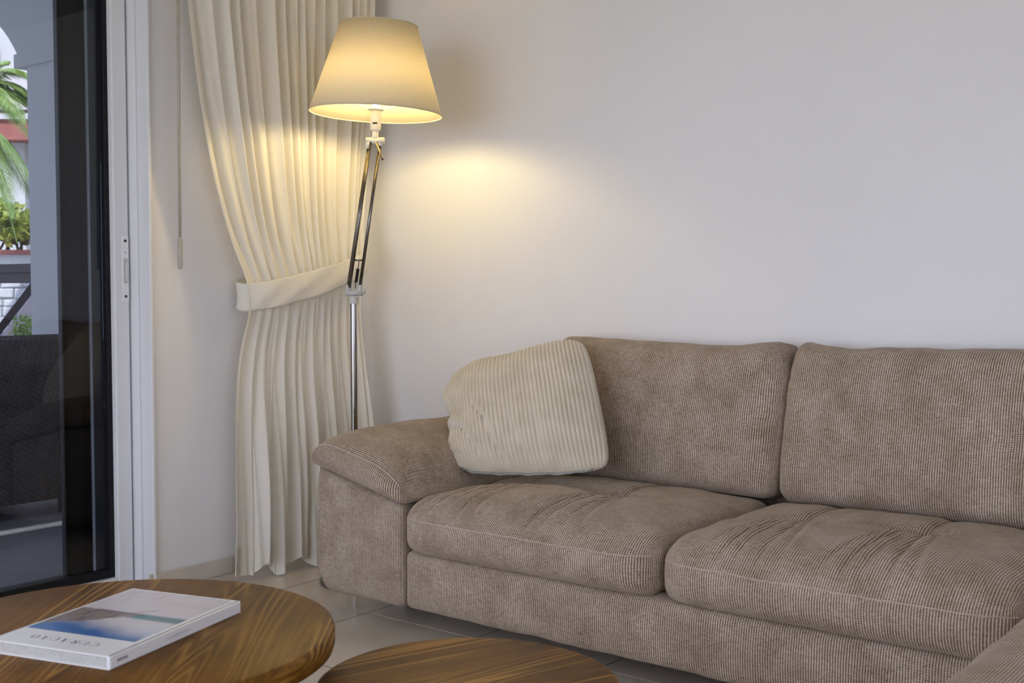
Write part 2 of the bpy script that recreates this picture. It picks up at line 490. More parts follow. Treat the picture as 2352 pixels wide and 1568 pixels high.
def wood_material(name, angle, seed, c_dark, c_mid, c_light):
    """stained pine: stretched grain, cathedral arches and a few knots"""
    m = new_mat(name, c_mid, 0.42, spec=0.14)
    tc = N(m, 'ShaderNodeTexCoord')
    mp = N(m, 'ShaderNodeMapping'); mp.inputs['Rotation'].default_value = (0, 0, -angle); mp.inputs['Location'].default_value = (seed, seed*0.7, seed*1.3)
    L(m, tc.outputs['Object'], mp.inputs['Vector'])
    st = N(m, 'ShaderNodeMapping'); st.inputs['Scale'].default_value = (0.30, 4.2, 4.2); L(m, mp.outputs[0], st.inputs['Vector'])
    n1 = N(m, 'ShaderNodeTexNoise', Scale=1.6, Detail=2.0, Distortion=0.3); L(m, st.outputs[0], n1.inputs['Vector'])
    mu = N(m, 'ShaderNodeMath', operation='MULTIPLY'); mu.inputs[1].default_value = 150.0
    L(m, n1.outputs['Fac'], mu.inputs[0])
    si = N(m, 'ShaderNodeMath', operation='SINE'); L(m, mu.outputs[0], si.inputs[0])
    nr = N(m, 'ShaderNodeMath', operation='MULTIPLY_ADD'); nr.inputs[1].default_value = 0.5; nr.inputs[2].default_value = 0.5
    L(m, si.outputs[0], nr.inputs[0])
    pw = N(m, 'ShaderNodeMath', operation='POWER'); pw.inputs[1].default_value = 2.6; L(m, nr.outputs[0], pw.inputs[0])
    # only some boards show strong growth rings
    st3 = N(m, 'ShaderNodeMapping'); st3.inputs['Scale'].default_value = (0.5, 8.0, 8.0); L(m, mp.outputs[0], st3.inputs['Vector'])
    n4 = N(m, 'ShaderNodeTexNoise', Scale=1.3, Detail=1.0); L(m, st3.outputs[0], n4.inputs['Vector'])
    msk = ramp(m, [(0.44, (0.06,)*3), (0.62, (1.0,)*3)]); L(m, n4.outputs['Fac'], msk.inputs['Fac'])
    ml = N(m, 'ShaderNodeMath', operation='MULTIPLY'); L(m, pw.outputs[0], ml.inputs[0]); L(m, msk.outputs['Color'], ml.inputs[1])
    # fine fibres
    fi = N(m, 'ShaderNodeMapping'); fi.inputs['Scale'].default_value = (4.0, 160.0, 160.0); L(m, mp.outputs[0], fi.inputs['Vector'])
    n2 = N(m, 'ShaderNodeTexNoise', Scale=1.0, Detail=4.0); L(m, fi.outputs[0], n2.inputs['Vector'])
    n3 = N(m, 'ShaderNodeTexNoise', Scale=7.0, Detail=3.0); L(m, mp.outputs[0], n3.inputs['Vector'])
    base = ramp(m, [(0.30, c_dark), (0.68, c_mid)])
    mixn = N(m, 'ShaderNodeMath', operation='MULTIPLY_ADD'); mixn.inputs[1].default_value = 0.45
    L(m, n2.outputs['Fac'], mixn.inputs[0])
    half = N(m, 'ShaderNodeMath', operation='MULTIPLY'); half.inputs[1].default_value = 0.55; L(m, n3.outputs['Fac'], half.inputs[0])
    L(m, half.outputs[0], mixn.inputs[2]); L(m, mixn.outputs[0], base.inputs['Fac'])
    mx = N(m, 'ShaderNodeMix', data_type='RGBA'); L(m, ml.outputs[0], mx.inputs[0])
    L(m, base.outputs['Color'], mx.inputs[6]); mx.inputs[7].default_value = (*c_light, 1)
    L(m, mx.outputs[2], bsdf(m).inputs['Base Color'])
    b = N(m, 'ShaderNodeBump', Strength=0.12, Distance=0.001); L(m, n2.outputs['Fac'], b.inputs['Height'])
    L(m, b.outputs['Normal'], bsdf(m).inputs['Normal'])
    return m
WD = ((0.062, 0.025, 0.004), (0.225, 0.098, 0.014), (0.42, 0.215, 0.045))
M['wood1'] = wood_material('stained_pine_large', math.radians(129.0), 3.1, *WD)
M['wood2'] = wood_material('stained_pine_small', math.radians(72.0), 8.3, *WD)
M['wooddark'] = mottled('stained_pine_leg', (0.05, 0.024, 0.008), (0.09, 0.045, 0.015), 12.0, 0.45)
M['paper'] = mottled('white_cover', (0.80, 0.80, 0.80), (0.83, 0.83, 0.83), 20.0, 0.28)
M['pages'] = mottled('page_block', (0.46, 0.45, 0.42), (0.54, 0.53, 0.50), 90.0, 0.7)
M['ink'] = mottled('dark_ink', (0.03, 0.03, 0.07), (0.04, 0.04, 0.09), 40.0, 0.4)
M['greyink'] = mottled('grey_ink', (0.55, 0.55, 0.53), (0.6, 0.6, 0.58), 40.0, 0.4)

def print_material():
    m = new_mat('cover_photograph', (0.5, 0.5, 0.5), 0.22, spec=0.5)
    at = N(m, 'ShaderNodeAttribute', attribute_name='print'); L(m, at.outputs['Color'], bsdf(m).inputs['Base Color'])
    return m
M['print'] = print_material()

def wicker_material():
    m = new_mat('dark_wicker', (0.03, 0.03, 0.035), 0.5, spec=0.5)
    uv = N(m, 'ShaderNodeUVMap', uv_map='UVMap')
    ck = N(m, 'ShaderNodeMapping'); ck.inputs['Scale'].default_value = (1/0.022, 1/0.022, 1); ck.inputs['Rotation'].default_value = (0, 0, math.radians(32)); L(m, uv.outputs[0], ck.inputs['Vector'])
    v = N(m, 'ShaderNodeTexVoronoi', Scale=1.0, Randomness=0.12); L(m, ck.outputs[0], v.inputs['Vector'])
    r = ramp(m, [(0.1, (0.095, 0.085, 0.085)), (0.55, (0.018, 0.017, 0.018))]); L(m, v.outputs['Distance'], r.inputs['Fac'])
    L(m, r.outputs['Color'], bsdf(m).inputs['Base Color'])
    iv = N(m, 'ShaderNodeMath', operation='MULTIPLY'); iv.inputs[1].default_value = -1.0; L(m, v.outputs['Distance'], iv.inputs[0])
    b = N(m, 'ShaderNodeBump', Strength=0.9, Distance=0.012); L(m, iv.outputs[0], b.inputs['Height']); L(m, b.outputs['Normal'], bsdf(m).inputs['Normal'])
    return m
M['wicker'] = wicker_material()
M['plaster'] = mottled('terrace_plaster', (0.66, 0.665, 0.68), (0.70, 0.705, 0.72), 2.0, 0.85, 0.1, 40)
M['terrace'] = mottled('terrace_floor', (0.30, 0.29, 0.30), (0.42, 0.40, 0.40), 3.5, 0.35, 0.05, 40)
M['facade'] = mottled('white_facade', (0.70, 0.70, 0.70), (0.76, 0.76, 0.76), 1.5, 0.85)
M['redband'] = mottled('red_painted_slab', (0.42, 0.13, 0.11), (0.50, 0.18, 0.15), 5.0, 0.7)
M['darkwood'] = mottled('dark_rail_wood', (0.035, 0.022, 0.030), (0.06, 0.04, 0.05), 9.0, 0.55)
M['bluewin'] = mottled('blue_dark_glass', (0.02, 0.03, 0.06), (0.04, 0.06, 0.12), 3.0, 0.2)
M['leafgreen'] = mottled('palm_leaf', (0.20, 0.34, 0.06), (0.38, 0.50, 0.16), 9.0, 0.5)
M['leafyellow'] = mottled('hedge_leaf', (0.22, 0.30, 0.04), (0.48, 0.50, 0.10), 30.0, 0.5)
M['stem'] = mottled('brown_stem', (0.08, 0.055, 0.035), (0.13, 0.09, 0.06), 20.0, 0.8)
M['stone'] = mottled('white_stone', (0.62, 0.62, 0.63), (0.72, 0.72, 0.72), 6.0, 0.85, 0.3, 20)
M['joint'] = mottled('stone_joint', (0.38, 0.37, 0.36), (0.46, 0.45, 0.44), 15.0, 0.9)
M['pinkplaster'] = mottled('pale_pink_plaster', (0.56, 0.47, 0.52), (0.62, 0.53, 0.58), 4.0, 0.85)
M['soil'] = mottled('garden_ground', (0.16, 0.17, 0.10), (0.26, 0.25, 0.17), 0.8, 0.95)

# ------------------------------------------------------------------ room shell
XW, YB = -3.62, 3.60            # inner faces of the door wall and of the sofa wall
XR, YR, ZC = 2.40, -2.40, 2.60  # right wall, rear wall, ceiling
DY0, DY1, DZ = -0.35, 2.495, 2.36

floor = box('floor', (XW-0.28, YR-0.1, -0.12), (XR, YB, -0.0016), M['grout']); tag(floor, kind='structure')
P = 0.47
tile_me = None
ix0 = -2.80 - 2*P
for i in range(14):
    for j in range(13):
        x0 = ix0 + i*P; y0 = 2.767 + P - (j)*P
        a = (max(x0+0.003, XW+0.002), max(y0+0.003, YR+0.002)); b = (min(x0+P-0.003, XR-0.002), min(y0+P-0.003, YB-0.002))
        if b[0]-a[0] < 0.03 or b[1]-a[1] < 0.03: continue
        full = abs(b[0]-a[0]-P+0.006) < 1e-6 and abs(b[1]-a[1]-P+0.006) < 1e-6
        if full and tile_me is not None:
            o = bpy.data.objects.new('tile', tile_me); COL.objects.link(o); o.parent = floor
            o.location = Vector((x0+P/2, y0+P/2, 0)) - floor.location
        else:
            v, f = box_vf((a[0], a[1], -0.009), (b[0], b[1], 0.0))
            c = ((a[0]+b[0])/2, (a[1]+b[1])/2, 0)
            vv = [tuple(p[k]-c[k] for k in range(3)) for p in v]
            me = bpy.data.meshes.new('tile'); me.from_pydata(vv, [], f); me.materials.append(M['tile'])
            o = bpy.data.objects.new('tile', me); COL.objects.link(o); o.parent = floor
            o.location = Vector(c) - floor.location
            if full: tile_me = me

tag(box('ceiling', (XW-0.28, YR, ZC), (XR, YB, ZC+0.15), M['ceiling']), kind='structure')
tag(box('wall_back', (XW-0.28, YB, -0.12), (XR+0.2, YB+0.25, ZC+0.15), M['wall']), kind='structure')
def multi_box(name, boxes, mat):
    v, f = join([box_vf(a, b) for a, b in boxes])
    return mesh(name, v, f, mat, smooth=False)
tag(multi_box('wall_left', [((XW-0.28, DY1, -0.12), (XW, YB, ZC)), ((XW-0.28, YR, -0.12), (XW, DY0, ZC)),
                            ((XW-0.28, DY0, DZ), (XW, DY1, ZC))], M['wall']), kind='structure')
tag(multi_box('wall_right', [((XR, YR-0.2, -0.12), (XR+0.2, -1.7, ZC+0.15)), ((XR, 0.6, -0.12), (XR+0.2, YB, ZC+0.15)),
                             ((XR, -1.7, 2.30), (XR+0.2, 0.6, ZC+0.15)), ((XR, -1.7, -0.12), (XR+0.2, 0.6, 0.60))], M['wall']), kind='structure')
tag(multi_box('wall_rear', [((XW-0.28, YR-0.2, -0.12), (-3.40, YR, ZC)), ((-0.10, YR-0.2, -0.12), (XR, YR, ZC)),
                            ((-3.40, YR-0.2, 2.40), (-0.10, YR, ZC)), ((-3.40, YR-0.2, -0.12), (-0.10, YR, 0.10))], M['wall']), kind='structure')

sk = mesh('baseboard_left', *box_vf((XW, 2.47, 0.0), (XW+0.012, 2.842, 0.062)), M['skirting'], smooth=False)
bevel(sk, 0.003); tag(sk, kind='structure')
sk = mesh('baseboard_back', *box_vf((XW+0.02, YB-0.012, 0.0), (XR-0.02, YB, 0.062)), M['skirting'], smooth=False)
bevel(sk, 0.003); tag(sk, kind='structure')

# ------------------------------------------------------------------ sliding door in the left wall
door = empty('door_1', (-3.75, 1.05, 0.0)); tag(door, kind='structure')
ZT = 2.30
def part(name, lo, hi, mat, parent, bev=0.003):
    return box(name, lo, hi, mat, parent, bev)
part('jamb', (-3.80, 2.478, 0.0), (-3.672, 2.493, DZ), M['frame'], door)
part('jamb', (-3.672, 2.486, 0.0), (-3.605, 2.500, DZ), M['frame'], door, 0.004)
part('head_frame', (-3.86, DY0+0.005, ZT+0.03), (-3.64, 2.477, DZ-0.002), M['frame'], door)
part('sill', (-3.86, DY0+0.005, 0.0), (-3.66, 2.477, 0.018), M['frame'], door)
# inner sliding panel, shut against the jamb
part('stile', (-3.765, 2.411, 0.022), (-3.71, 2.470, ZT+0.025), M['frame'], door, 0.004)
part('stile', (-3.765, 1.08, 0.022), (-3.71, 1.165, ZT+0.025), M['frame'], door, 0.004)
part('bottom_rail', (-3.765, 1.166, 0.022), (-3.712, 2.410, 0.048), M['frame'], door)
part('top_rail', (-3.765, 1.166, ZT-0.04), (-3.712, 2.410, ZT+0.025), M['frame'], door)
part('gasket', (-3.762, 2.393, 0.049), (-3.735, 2.4105, ZT-0.041), M['gasket'], door, 0.002)
part('gasket', (-3.762, 1.166, 0.049), (-3.735, 1.182, ZT-0.041), M['gasket'], door, 0.002)
part('gasket', (-3.762, 1.183, 0.049), (-3.735, 2.392, 0.080), M['gasket'], door, 0.002)
box('glass_pane', (-3.7585, 1.184, 0.081), (-3.7555, 2.3925, ZT-0.042), M['glass'], door)
part('outer_frame', (-3.792, 2.357, 0.022), (-3.774, 2.425, ZT+0.025), M['greyalu'], door, 0.003)
# outer fixed panel: charcoal stile seen through the glass, grey frame behind it
part('outer_jamb', (-3.99, 2.385, 0.0), (-3.872, 2.476, DZ), M['greyalu'], door, 0.004)
part('outer_stile', (-3.868, 2.280, 0.022), (-3.838, 2.378, ZT+0.025), M['charcoal'], door, 0.006)
part('stile_lip', (-3.838, 2.274, 0.022), (-3.826, 2.292, ZT+0.025), M['gasket'], door, 0.002)
part('stile_lip', (-3.838, 2.360, 0.022), (-3.826, 2.378, ZT+0.025), M['gasket'], door, 0.002)
part('outer_rail', (-3.868, 1.12, 0.022), (-3.83, 2.273, 0.062), M['charcoal'], door)
# lock plate on the white stile
lp = part('lock_plate', (-3.7105, 2.441, 1.050), (-3.7075, 2.468, 1.286), M['plate'], door, 0.001)
lp['label'] = 'white lock plate with two dark screws'
for z in (1.068, 1.268):
    lathe('screw', [(0.0005, 0.0), (0.005, 0.0), (0.005, 0.0015), (0.0005, 0.0018)], (-3.7075, 2.4545, z), M['blackmetal'], lp, 16, (1, 0, 0))
lathe('screw', [(0.0005, 0.0), (0.002, 0.0), (0.002, 0.001), (0.0005, 0.0012)], (-3.7075, 2.4545, 1.226), M['blackmetal'], lp, 12, (1, 0, 0))
part('latch', (-3.7076, 2.447, 1.115), (-3.7066, 2.463, 1.205), M['greyplastic'], lp, 0.0005)
part('latch_lever', (-3.7066, 2.456, 1.122), (-3.7045, 2.4595, 1.190), M['greyalu'], lp, 0.0005)

# ------------------------------------------------------------------ sofa
sofa = empty('corner_sofa', (-1.40, 3.05, 0.0))
tag(sofa, 'taupe ribbed fabric corner sofa with tufted seat cushions against the back wall', 'sofa')
def rpart(name, lo, hi, n, r, deform=None, top_u='x', parent=None):
    v, f, uv = rbox_vf(lo, hi, n, r, deform, top_u)
    return mesh(name, v, f, M['rib'], parent or sofa, True, uv)

def d_base(P, lo, hi):
    c = (lo+hi)/2; h = (hi-lo)/2; q = (P-c)/h
    P = P.copy()
    fr = sm(-q[:,1], 0.6, 1.0)
    P[:,1] -= fr*0.014*(1-q[:,2]**2)*(1-q[:,0]**8) + fr*0.003*wob(P, 7, 1.0)
    P[:,2] += sm(-q[:,2], 0.5, 1)*0.004*wob(P, 9, 2.0)
    return P
rpart('base', (-2.548, 2.680, 0.072), (-0.672, 3.52, 0.268), (160, 20, 16), 0.028, d_base)
def d_chaise(P, lo, hi):
    c = (lo+hi)/2; h = (hi-lo)/2; q = (P-c)/h
    P = P.copy()
    P[:,0] -= sm(-q[:,0], 0.6, 1.0)*0.014*(1-q[:,2]**2)
    return P
rpart('chaise_base', (-0.660, 1.72, 0.072), (0.28, 3.52, 0.268), (40, 80, 12), 0.028, d_chaise)

def arm_z(x):
    return 0.492 - 0.082*np.clip((x+2.93)/0.36, -0.25, 1.1)
def d_arm(P, lo, hi):
    c = (lo+hi)/2; h = (hi-lo)/2; q = (P-c)/h
    P = P.copy()
    t = (P[:,2]-lo[2])/(hi[2]-lo[2])
    P[:,2] = lo[2] + t*(arm_z(P[:,0])-lo[2])
    P[:,0] -= sm(-q[:,0], 0.5, 1.0)*0.016*(1-q[:,2]**2)
    P[:,1] -= sm(-q[:,1], 0.6, 1.0)*0.010*(1-q[:,0]**2)*(1-q[:,2]**2)
    P[:,0] += sm(-q[:,0], 0.0, 1.0)*0.028*sm(-q[:,2], 0.55, 1.0)
    return P
rpart('arm_box', (-2.960, 2.685, 0.070), (-2.556, 3.52, 0.5), (40, 40, 40), 0.030, d_arm)

def d_pillow(P, lo, hi):
    c = (lo+hi)/2; h = (hi-lo)/2; q = (P-c)/h
    P = P.copy()
    a, b = q[:,0], q[:,1]
    top = (P[:,2]-lo[2])/(hi[2]-lo[2])
    crown = np.clip(1-np.abs(a)**2.6, 0, 1)**0.75
    crown2 = np.clip(1-np.abs(b)**4, 0, 1)**0.8
    base = 0.497 - 0.082*(P[:,0]+2.93)/0.36
    th = 0.034 + 0.066*np.clip(1-np.abs(a)**5, 0, 1) + 0.053*crown*crown2
    P[:,2] = base + top*th - 0.006*(1-top)*crown*0
    P[:,1] -= sm(-b, 0.7, 1)*0.036*np.sin(np.pi*np.clip(top, 0, 1))*np.clip(1-a**4, 0, 1)
    P[:,0] -= sm(-a, 0.7, 1)*0.010*np.sin(np.pi*np.clip(top, 0, 1))
    P[:,0] += sm(a, 0.7, 1)*0.014*np.sin(np.pi*np.clip(top, 0, 1))
    P[:,2] += top*0.004*wob(P, 8, 4.0)
    return P
ap = rpart('arm_pillow', (-2.962, 2.668, 0.0), (-2.545, 3.46, 0.13), (60, 90, 16), 0.022, d_pillow, 'y')
ap['label'] = 'sloping padded arm cushion'
# seam along the upper front edge of the arm pillow
lo_, hi_ = np.array((-2.962, 2.668, 0.0)), np.array((-2.545, 3.46, 0.13))
xs = np.linspace(-2.955, -2.552, 40)
pp = d_pillow(rounded(np.c_[xs, np.full(40, 2.668), np.full(40, 0.124)], lo_, hi_, 0.022), lo_, hi_)
tube('seam', [tuple(p) for p in pp], 0.0022, M['ribseam'], ap, 8)

def seat_deform(dimples, seed):
    def d(P, lo, hi):
        c = (lo+hi)/2; h = (hi-lo)/2; q = (P-c)/h
        P0 = P; P = P.copy()
        a, b = q[:,0], q[:,1]
        t = np.clip((P0[:,2]-lo[2])/(hi[2]-lo[2]), 0, 1)
        tm = sm(t, 0.45, 1.0)
        x, y = P0[:,0], P0[:,1]
        crown = np.clip(1-np.abs(a)**4, 0, 1)*np.clip(1-np.abs(b+0.02)**3.4, 0, 1)
        z = 0.042*crown
        # rounded nose falling to the front seam
        z -= 0.022*sm(-b, 0.72, 1.0)
        for (xd, yd) in dimples:
            r2 = ((x-xd)/0.060)**2 + ((y-yd)/0.045)**2
            z -= 0.038*np.exp(-r2)
            r2 = ((x-xd)/0.14)**2 + ((y-yd)/0.10)**2
            z -= 0.010*np.exp(-r2)
            # crease running to the back of the cushion
            xc = xd + 0.05*(y-yd)
            z -= 0.014*np.exp(-((x-xc)/0.016)**2)*sm(y, yd-0.01, yd+0.06)*sm(hi[1]-y, 0.0, 0.15)
            # pulled folds running to the front edge
            for k, (off, amp) in enumerate(((-0.075, 0.006), (-0.035, 0.009), (0.0, 0.006), (0.045, 0.008), (0.085, 0.005))):
                s = np.clip((yd-y)/(yd-lo[1]), 0, 1)
                xc = xd + off*(0.55+0.9*s)
                z -= amp*(np.exp(-((x-xc)/0.008)**2) - 0.5*np.exp(-((x-xc-0.018)/0.013)**2))*sm(s, 0.02, 0.2)*sm(1.04-s, 0.0, 0.2)
        # shallow cross crease joining the dimples
        (xa, ya), (xb, yb) = dimples
        yc = ya + (yb-ya)*(x-xa)/(xb-xa)
        z -= 0.012*np.exp(-((y-yc)/0.028)**2)*sm(x, xa-0.22, xa)*sm(xb+0.22-x, 0, 0.22)
        z += 0.0028*wob(P0, 13, seed) + 0.0035*wob(P0, 5.5, seed+2)
        P[:,2] += tm*z
        fr = sm(-b, 0.55, 1.0)
        P[:,1] -= fr*(0.030*np.sin(np.pi*np.clip(t*0.95, 0, 1))**0.8)*np.clip(1-np.abs(a)**6, 0, 1)
        P[:,1] -= fr*0.003*wob(P0, 11, seed+5)
        P[:,1] += fr*0.028*np.clip(np.abs(a)-0.82, 0, 1)/0.18
        return P
    return d
SEATS = [((-2.543, 2.648, 0.262), (-1.612, 3.40, 0.425), [(-2.37, 3.06), (-1.99, 3.06)], 1.3),
         ((-1.602, 2.648, 0.262), (-0.672, 3.40, 0.425), [(-1.372, 3.05), (-1.045, 3.09)], 4.7)]
for lo, hi, dm, sd in SEATS:
    fn = seat_deform(dm, sd)
    sc_ = rpart('seat_cushion', lo, hi, (150, 120, 26), 0.045, fn)
    n = 120
    xs = np.linspace(lo[0]+0.004, hi[0]-0.004, n)
    # stitched seam that follows the front of the cushion
    q = rounded(np.c_[xs, np.full(n, lo[1]), np.full(n, lo[2]+0.128)], lo, hi, 0.045)
    pp = fn(q, np.array(lo), np.array(hi))
    pp[:,1] -= 0.0006
    tube('seam', [tuple(p) for p in pp], 0.0016, M['ribseam'], sc_, 8)
def d_ch_seat(P, lo, hi):
    c = (lo+hi)/2; h = (hi-lo)/2; q = (P-c)/h
    P0 = P; P = P.copy()
    t = np.clip((P0[:,2]-lo[2])/(hi[2]-lo[2]), 0, 1)
    crown = np.clip(1-np.abs(q[:,0])**3.2, 0, 1)*np.clip(1-np.abs(q[:,1])**6, 0, 1)
    P[:,2] += sm(t, 0.4, 1)*(0.050*crown + 0.003*wob(P0, 9, 8.0))
    P[:,0] -= sm(-q[:,0], 0.6, 1)*0.020*np.sin(np.pi*t)
    return P
rpart('chaise_cushion', (-0.652, 1.70, 0.262), (0.275, 3.38, 0.425), (90, 120, 22), 0.050, d_ch_seat, 'x')

def back_deform(seed, ear):
    def d(P, lo, hi):
        c = (lo+hi)/2; h = (hi-lo)/2; q = (P-c)/h
        P0 = P; P = P.copy()
        a, e = q[:,0], q[:,2]
        crown = np.clip(1-np.abs(a)**3, 0, 1)*np.clip(1-np.abs(e)**3, 0, 1)
        f = np.clip(-q[:,1], -1, 1)
        P[:,1] -= f*0.045*crown
        # the top edge sags and puckers; corners stand up
        tp = sm(e, 0.55, 1.0)
        P[:,2] += tp*(0.012*np.clip(np.abs(a)-0.62, 0, 1)/0.38 - 0.004 + 0.005*np.sin(P0[:,0]*8+seed) + 0.003*np.sin(P0[:,0]*19+seed*2)*ear + 0.0012*np.sin(P0[:,0]*47)*ear)
        P[:,0] -= np.sign(a)*sm(np.abs(a), 0.8, 1)*0.016*(1-e**2)*0
        P[:,0] += np.sign(a)*sm(np.abs(a), 0.8, 1)*(0.010*(1-np.abs(e)**2) - 0.012*tp)
        P[:,1] += 0.0035*wob(P0, 9, seed) + 0.002*wob(P0, 21, seed+3)
        # pucker lines below the top corners
        P[:,1] += 0.006*np.exp(-((e-0.55)/0.05)**2)*sm(np.abs(a), 0.75, 0.95)
        # lean back
        ang = math.radians(12.5)
        y0, z0 = hi[1]-0.06, lo[2]
        dy, dz = P[:,1]-y0, P[:,2]-z0
        P[:,1] = y0 + dy*math.cos(ang) + dz*math.sin(ang)
        P[:,2] = z0 - dy*math.sin(ang)*0.6 + dz*math.cos(ang)
        return P
    return d
for k, (x0, x1) in enumerate(((-2.50, -1.592), (-1.580, -0.672), (-0.66, 0.26))):
    rpart('back_cushion', (x0, 3.315, 0.425), (x1, 3.50, 0.925 if k != 0 else 0.92), (110, 18, 70), 0.048, back_deform(1.0+k*2.3, 1.0 if k else 0.5))
rpart('back_frame', (-2.55, 3.50, 0.072), (0.28, 3.575, 0.66), (60, 6, 24), 0.02)
for (x, y) in ((-2.80, 3.02), (-2.86, 3.44), (-0.55, 1.80), (0.18, 1.80), (0.18, 3.44), (-1.6, 3.40)):
    box('leg', (x-0.035, y-0.035, 0.0), (x+0.035, y+0.035, 0.074), M['blackmetal'], sofa, 0.004)

# ------------------------------------------------------------------ cream corduroy cushion
def make_cushion():
    c00 = np.array((-2.600, 2.965, 0.480)); c10 = np.array((-2.055, 3.135, 0.515))
    c01 = np.array((-2.775, 3.155, 0.800)); c11 = np.array((-2.268, 3.290, 0.925))
    cc = (c00+c10+c01+c11)/4
    c00, c10, c01, c11 = [cc + (c-cc)*1.06 for c in (c00, c10, c01, c11)]
    nu, nv = 380, 110
    s = np.linspace(0, 1, nu); t = np.linspace(0, 1, nv)
    S, T = np.meshgrid(s, t, indexing='ij')
    # rounded outline: corners pulled in a little, left side crumpled
    a, b = S*2-1, T*2-1
    rc = 1-0.06*(np.abs(a)*np.abs(b))**7
    S_r, T_r = 0.5+0.5*a*rc, 0.5+0.5*b*rc
    pin = 0.035
    Su = S_r + np.sign(a)*(-pin)*np.abs(a)**3*(1-b**2)*0.6
    Tv = T_r + np.sign(b)*(-pin)*np.abs(b)**3*(1-a**2)*0.4
    Su = 0.5 + (Su-0.5)*np.sqrt(1-0.13*b**2); Tv = 0.5 + (Tv-0.5)*np.sqrt(1-0.10*a**2)
    Tv = Tv - (1-sm(T, 0, 0.3))*0.02*(1-a**2)
    # crumpled left edge: bites at two heights, round top left corner
    left = np.clip(1-S/0.22, 0, 1)**1.5
    Su = Su + left*(0.050*np.exp(-((T-0.50)/0.06)**2) + 0.02*np.exp(-((T-0.20)/0.05)**2) - 0.03*np.exp(-((T-0.66)/0.14)**2) + 0.012*np.sin(T*23))
    tl = np.clip(S*0-0 + (1-S/0.30), 0, 1)**1.6*sm(T, 0.72, 1.0)
    Tv = Tv - tl*0.085
    lb = np.clip(1-S/0.2, 0, 1)**2*(1-sm(T, 0, 0.2))
    Tv = Tv + lb*0.03
    # gentle wave along the top edge
    Tv = Tv + sm(T, 0.8, 1.0)*0.012*np.sin(S*9+0.6)
    Pm = ((1-Su)*(1-Tv))[..., None]*c00 + (Su*(1-Tv))[..., None]*c10 + ((1-Su)*Tv)[..., None]*c01 + (Su*Tv)[..., None]*c11
    nrm = np.cross(c10-c00, c01-c00); nrm /= np.linalg.norm(nrm)
    if nrm[1] > 0: nrm = -nrm
    prof = (np.clip(1-np.abs(a)**3.0, 0, 1)**0.62)*(np.clip(1-np.abs(b)**3.0, 0, 1)**0.62)
    edge = 0.004
    nr = 38
    rib = np.abs(np.sin(np.pi*nr*S))**0.65
    def win(v, lo, hi, e):
        return sm(v, lo-e, lo+e)*(1-sm(v, hi-e, hi+e))
    def vfold(s0, w, d, lo, hi, e=0.05):
        """crease running down the face: a sharp valley with a soft ridge beside it"""
        return d*(np.exp(-((S-s0)/w)**2) - 0.6*np.exp(-((S-s0-1.8*w)/(1.3*w))**2))*win(T, lo, hi, e)
    def hfold(t0, w, d, hi, e=0.04):
        return d*(np.exp(-((T-t0)/w)**2) - 0.6*np.exp(-((T-t0-1.8*w)/(1.3*w))**2))*(1-sm(S, hi-e, hi+e))
    folds = (vfold(0.20 + 0.17*np.clip((0.60-T)/0.55, 0, 1)**0.8 + 0.010*np.sin(T*22), 0.016, 0.013, 0.06, 0.55, 0.06)
             + vfold(0.40 + 0.13*np.clip((0.48-T)/0.45, 0, 1), 0.024, 0.008, 0.05, 0.42, 0.08)
             + vfold(0.60 + 0.05*(0.5-T), 0.024, 0.006, 0.04, 0.38, 0.08)
             + vfold(0.13 + 0.12*np.clip((0.35-T)/0.3, 0, 1), 0.016, 0.010, 0.05, 0.30, 0.05)
             + hfold(0.385 - 3.2*S**2, 0.026, 0.020, 0.15) + hfold(0.14 - 0.35*S, 0.020, 0.016, 0.12)
             + hfold(0.56 + 0.1*S, 0.028, 0.016, 0.09))
    puff = (0.012*np.exp(-(((S-0.75)/0.12)**2+((T-0.30)/0.25)**2)) + 0.010*np.exp(-(((S-0.3)/0.1)**2+((T-0.75)/0.3)**2)))
    thick_f = edge + 0.082*prof - 0.75*folds*prof**0.3 + puff*prof + 0.0078*rib*(0.35+0.65*prof**0.3)
    thick_b = edge*0.4 + 0.050*prof + 0.003*rib*prof**0.25
    F_ = Pm + nrm*thick_f[..., None]
    B_ = Pm - nrm*thick_b[..., None]
    V = np.concatenate([F_.reshape(-1, 3), B_.reshape(-1, 3)])
    idx = np.arange(nu*nv).reshape(nu, nv); off = nu*nv
    q = np.stack([idx[:-1,:-1], idx[1:,:-1], idx[1:,1:], idx[:-1,1:]], -1).reshape(-1, 4)
    qb = q[:, ::-1] + off
    faces = q.tolist() + qb.tolist()
    ring = list(idx[:,0]) + list(idx[-1,1:]) + list(idx[-2::-1,-1]) + list(idx[0,-2:0:-1])
    for i in range(len(ring)):
        x, y = int(ring[i]), int(ring[(i+1) % len(ring)])
        faces.append([x, x+off, y+off, y])
    root = empty('throw_cushion', tuple((c00+c10)/2 - np.array((0, 0, 0.02))))
    tag(root, 'cream wide-wale corduroy throw cushion leaning in the sofa corner', 'cushion')
    mesh('cover', V, faces, M['cord'], root, True)
    # zip tape along the lower edge, wavy
    pts, rr = [], []
    n = 90
    strip_v, strip_f = [], []
    for i in range(n):
        u = 0.07 + 0.83*i/(n-1)
        ii = min(int(u*(nu-1)), nu-1)
        p = Pm[ii, 0] + nrm*(0.004)
        wv = 0.004*math.sin(u*34) + 0.003*math.sin(u*71+1)
        fade = min(1.0, (u-0.07)/0.08, (0.90-u)/0.08)
        drop = 0.002 + 0.008*max(fade, 0.0)
        strip_v += [tuple(p + np.array((0, 0, 0.006))), tuple(p + nrm*(0.016+wv) + np.array((0, 0, -drop))),
                    tuple(p + nrm*(0.013+wv) + np.array((0, 0, -drop-0.002))), tuple(p - nrm*0.004 + np.array((0, 0, 0.003)))]
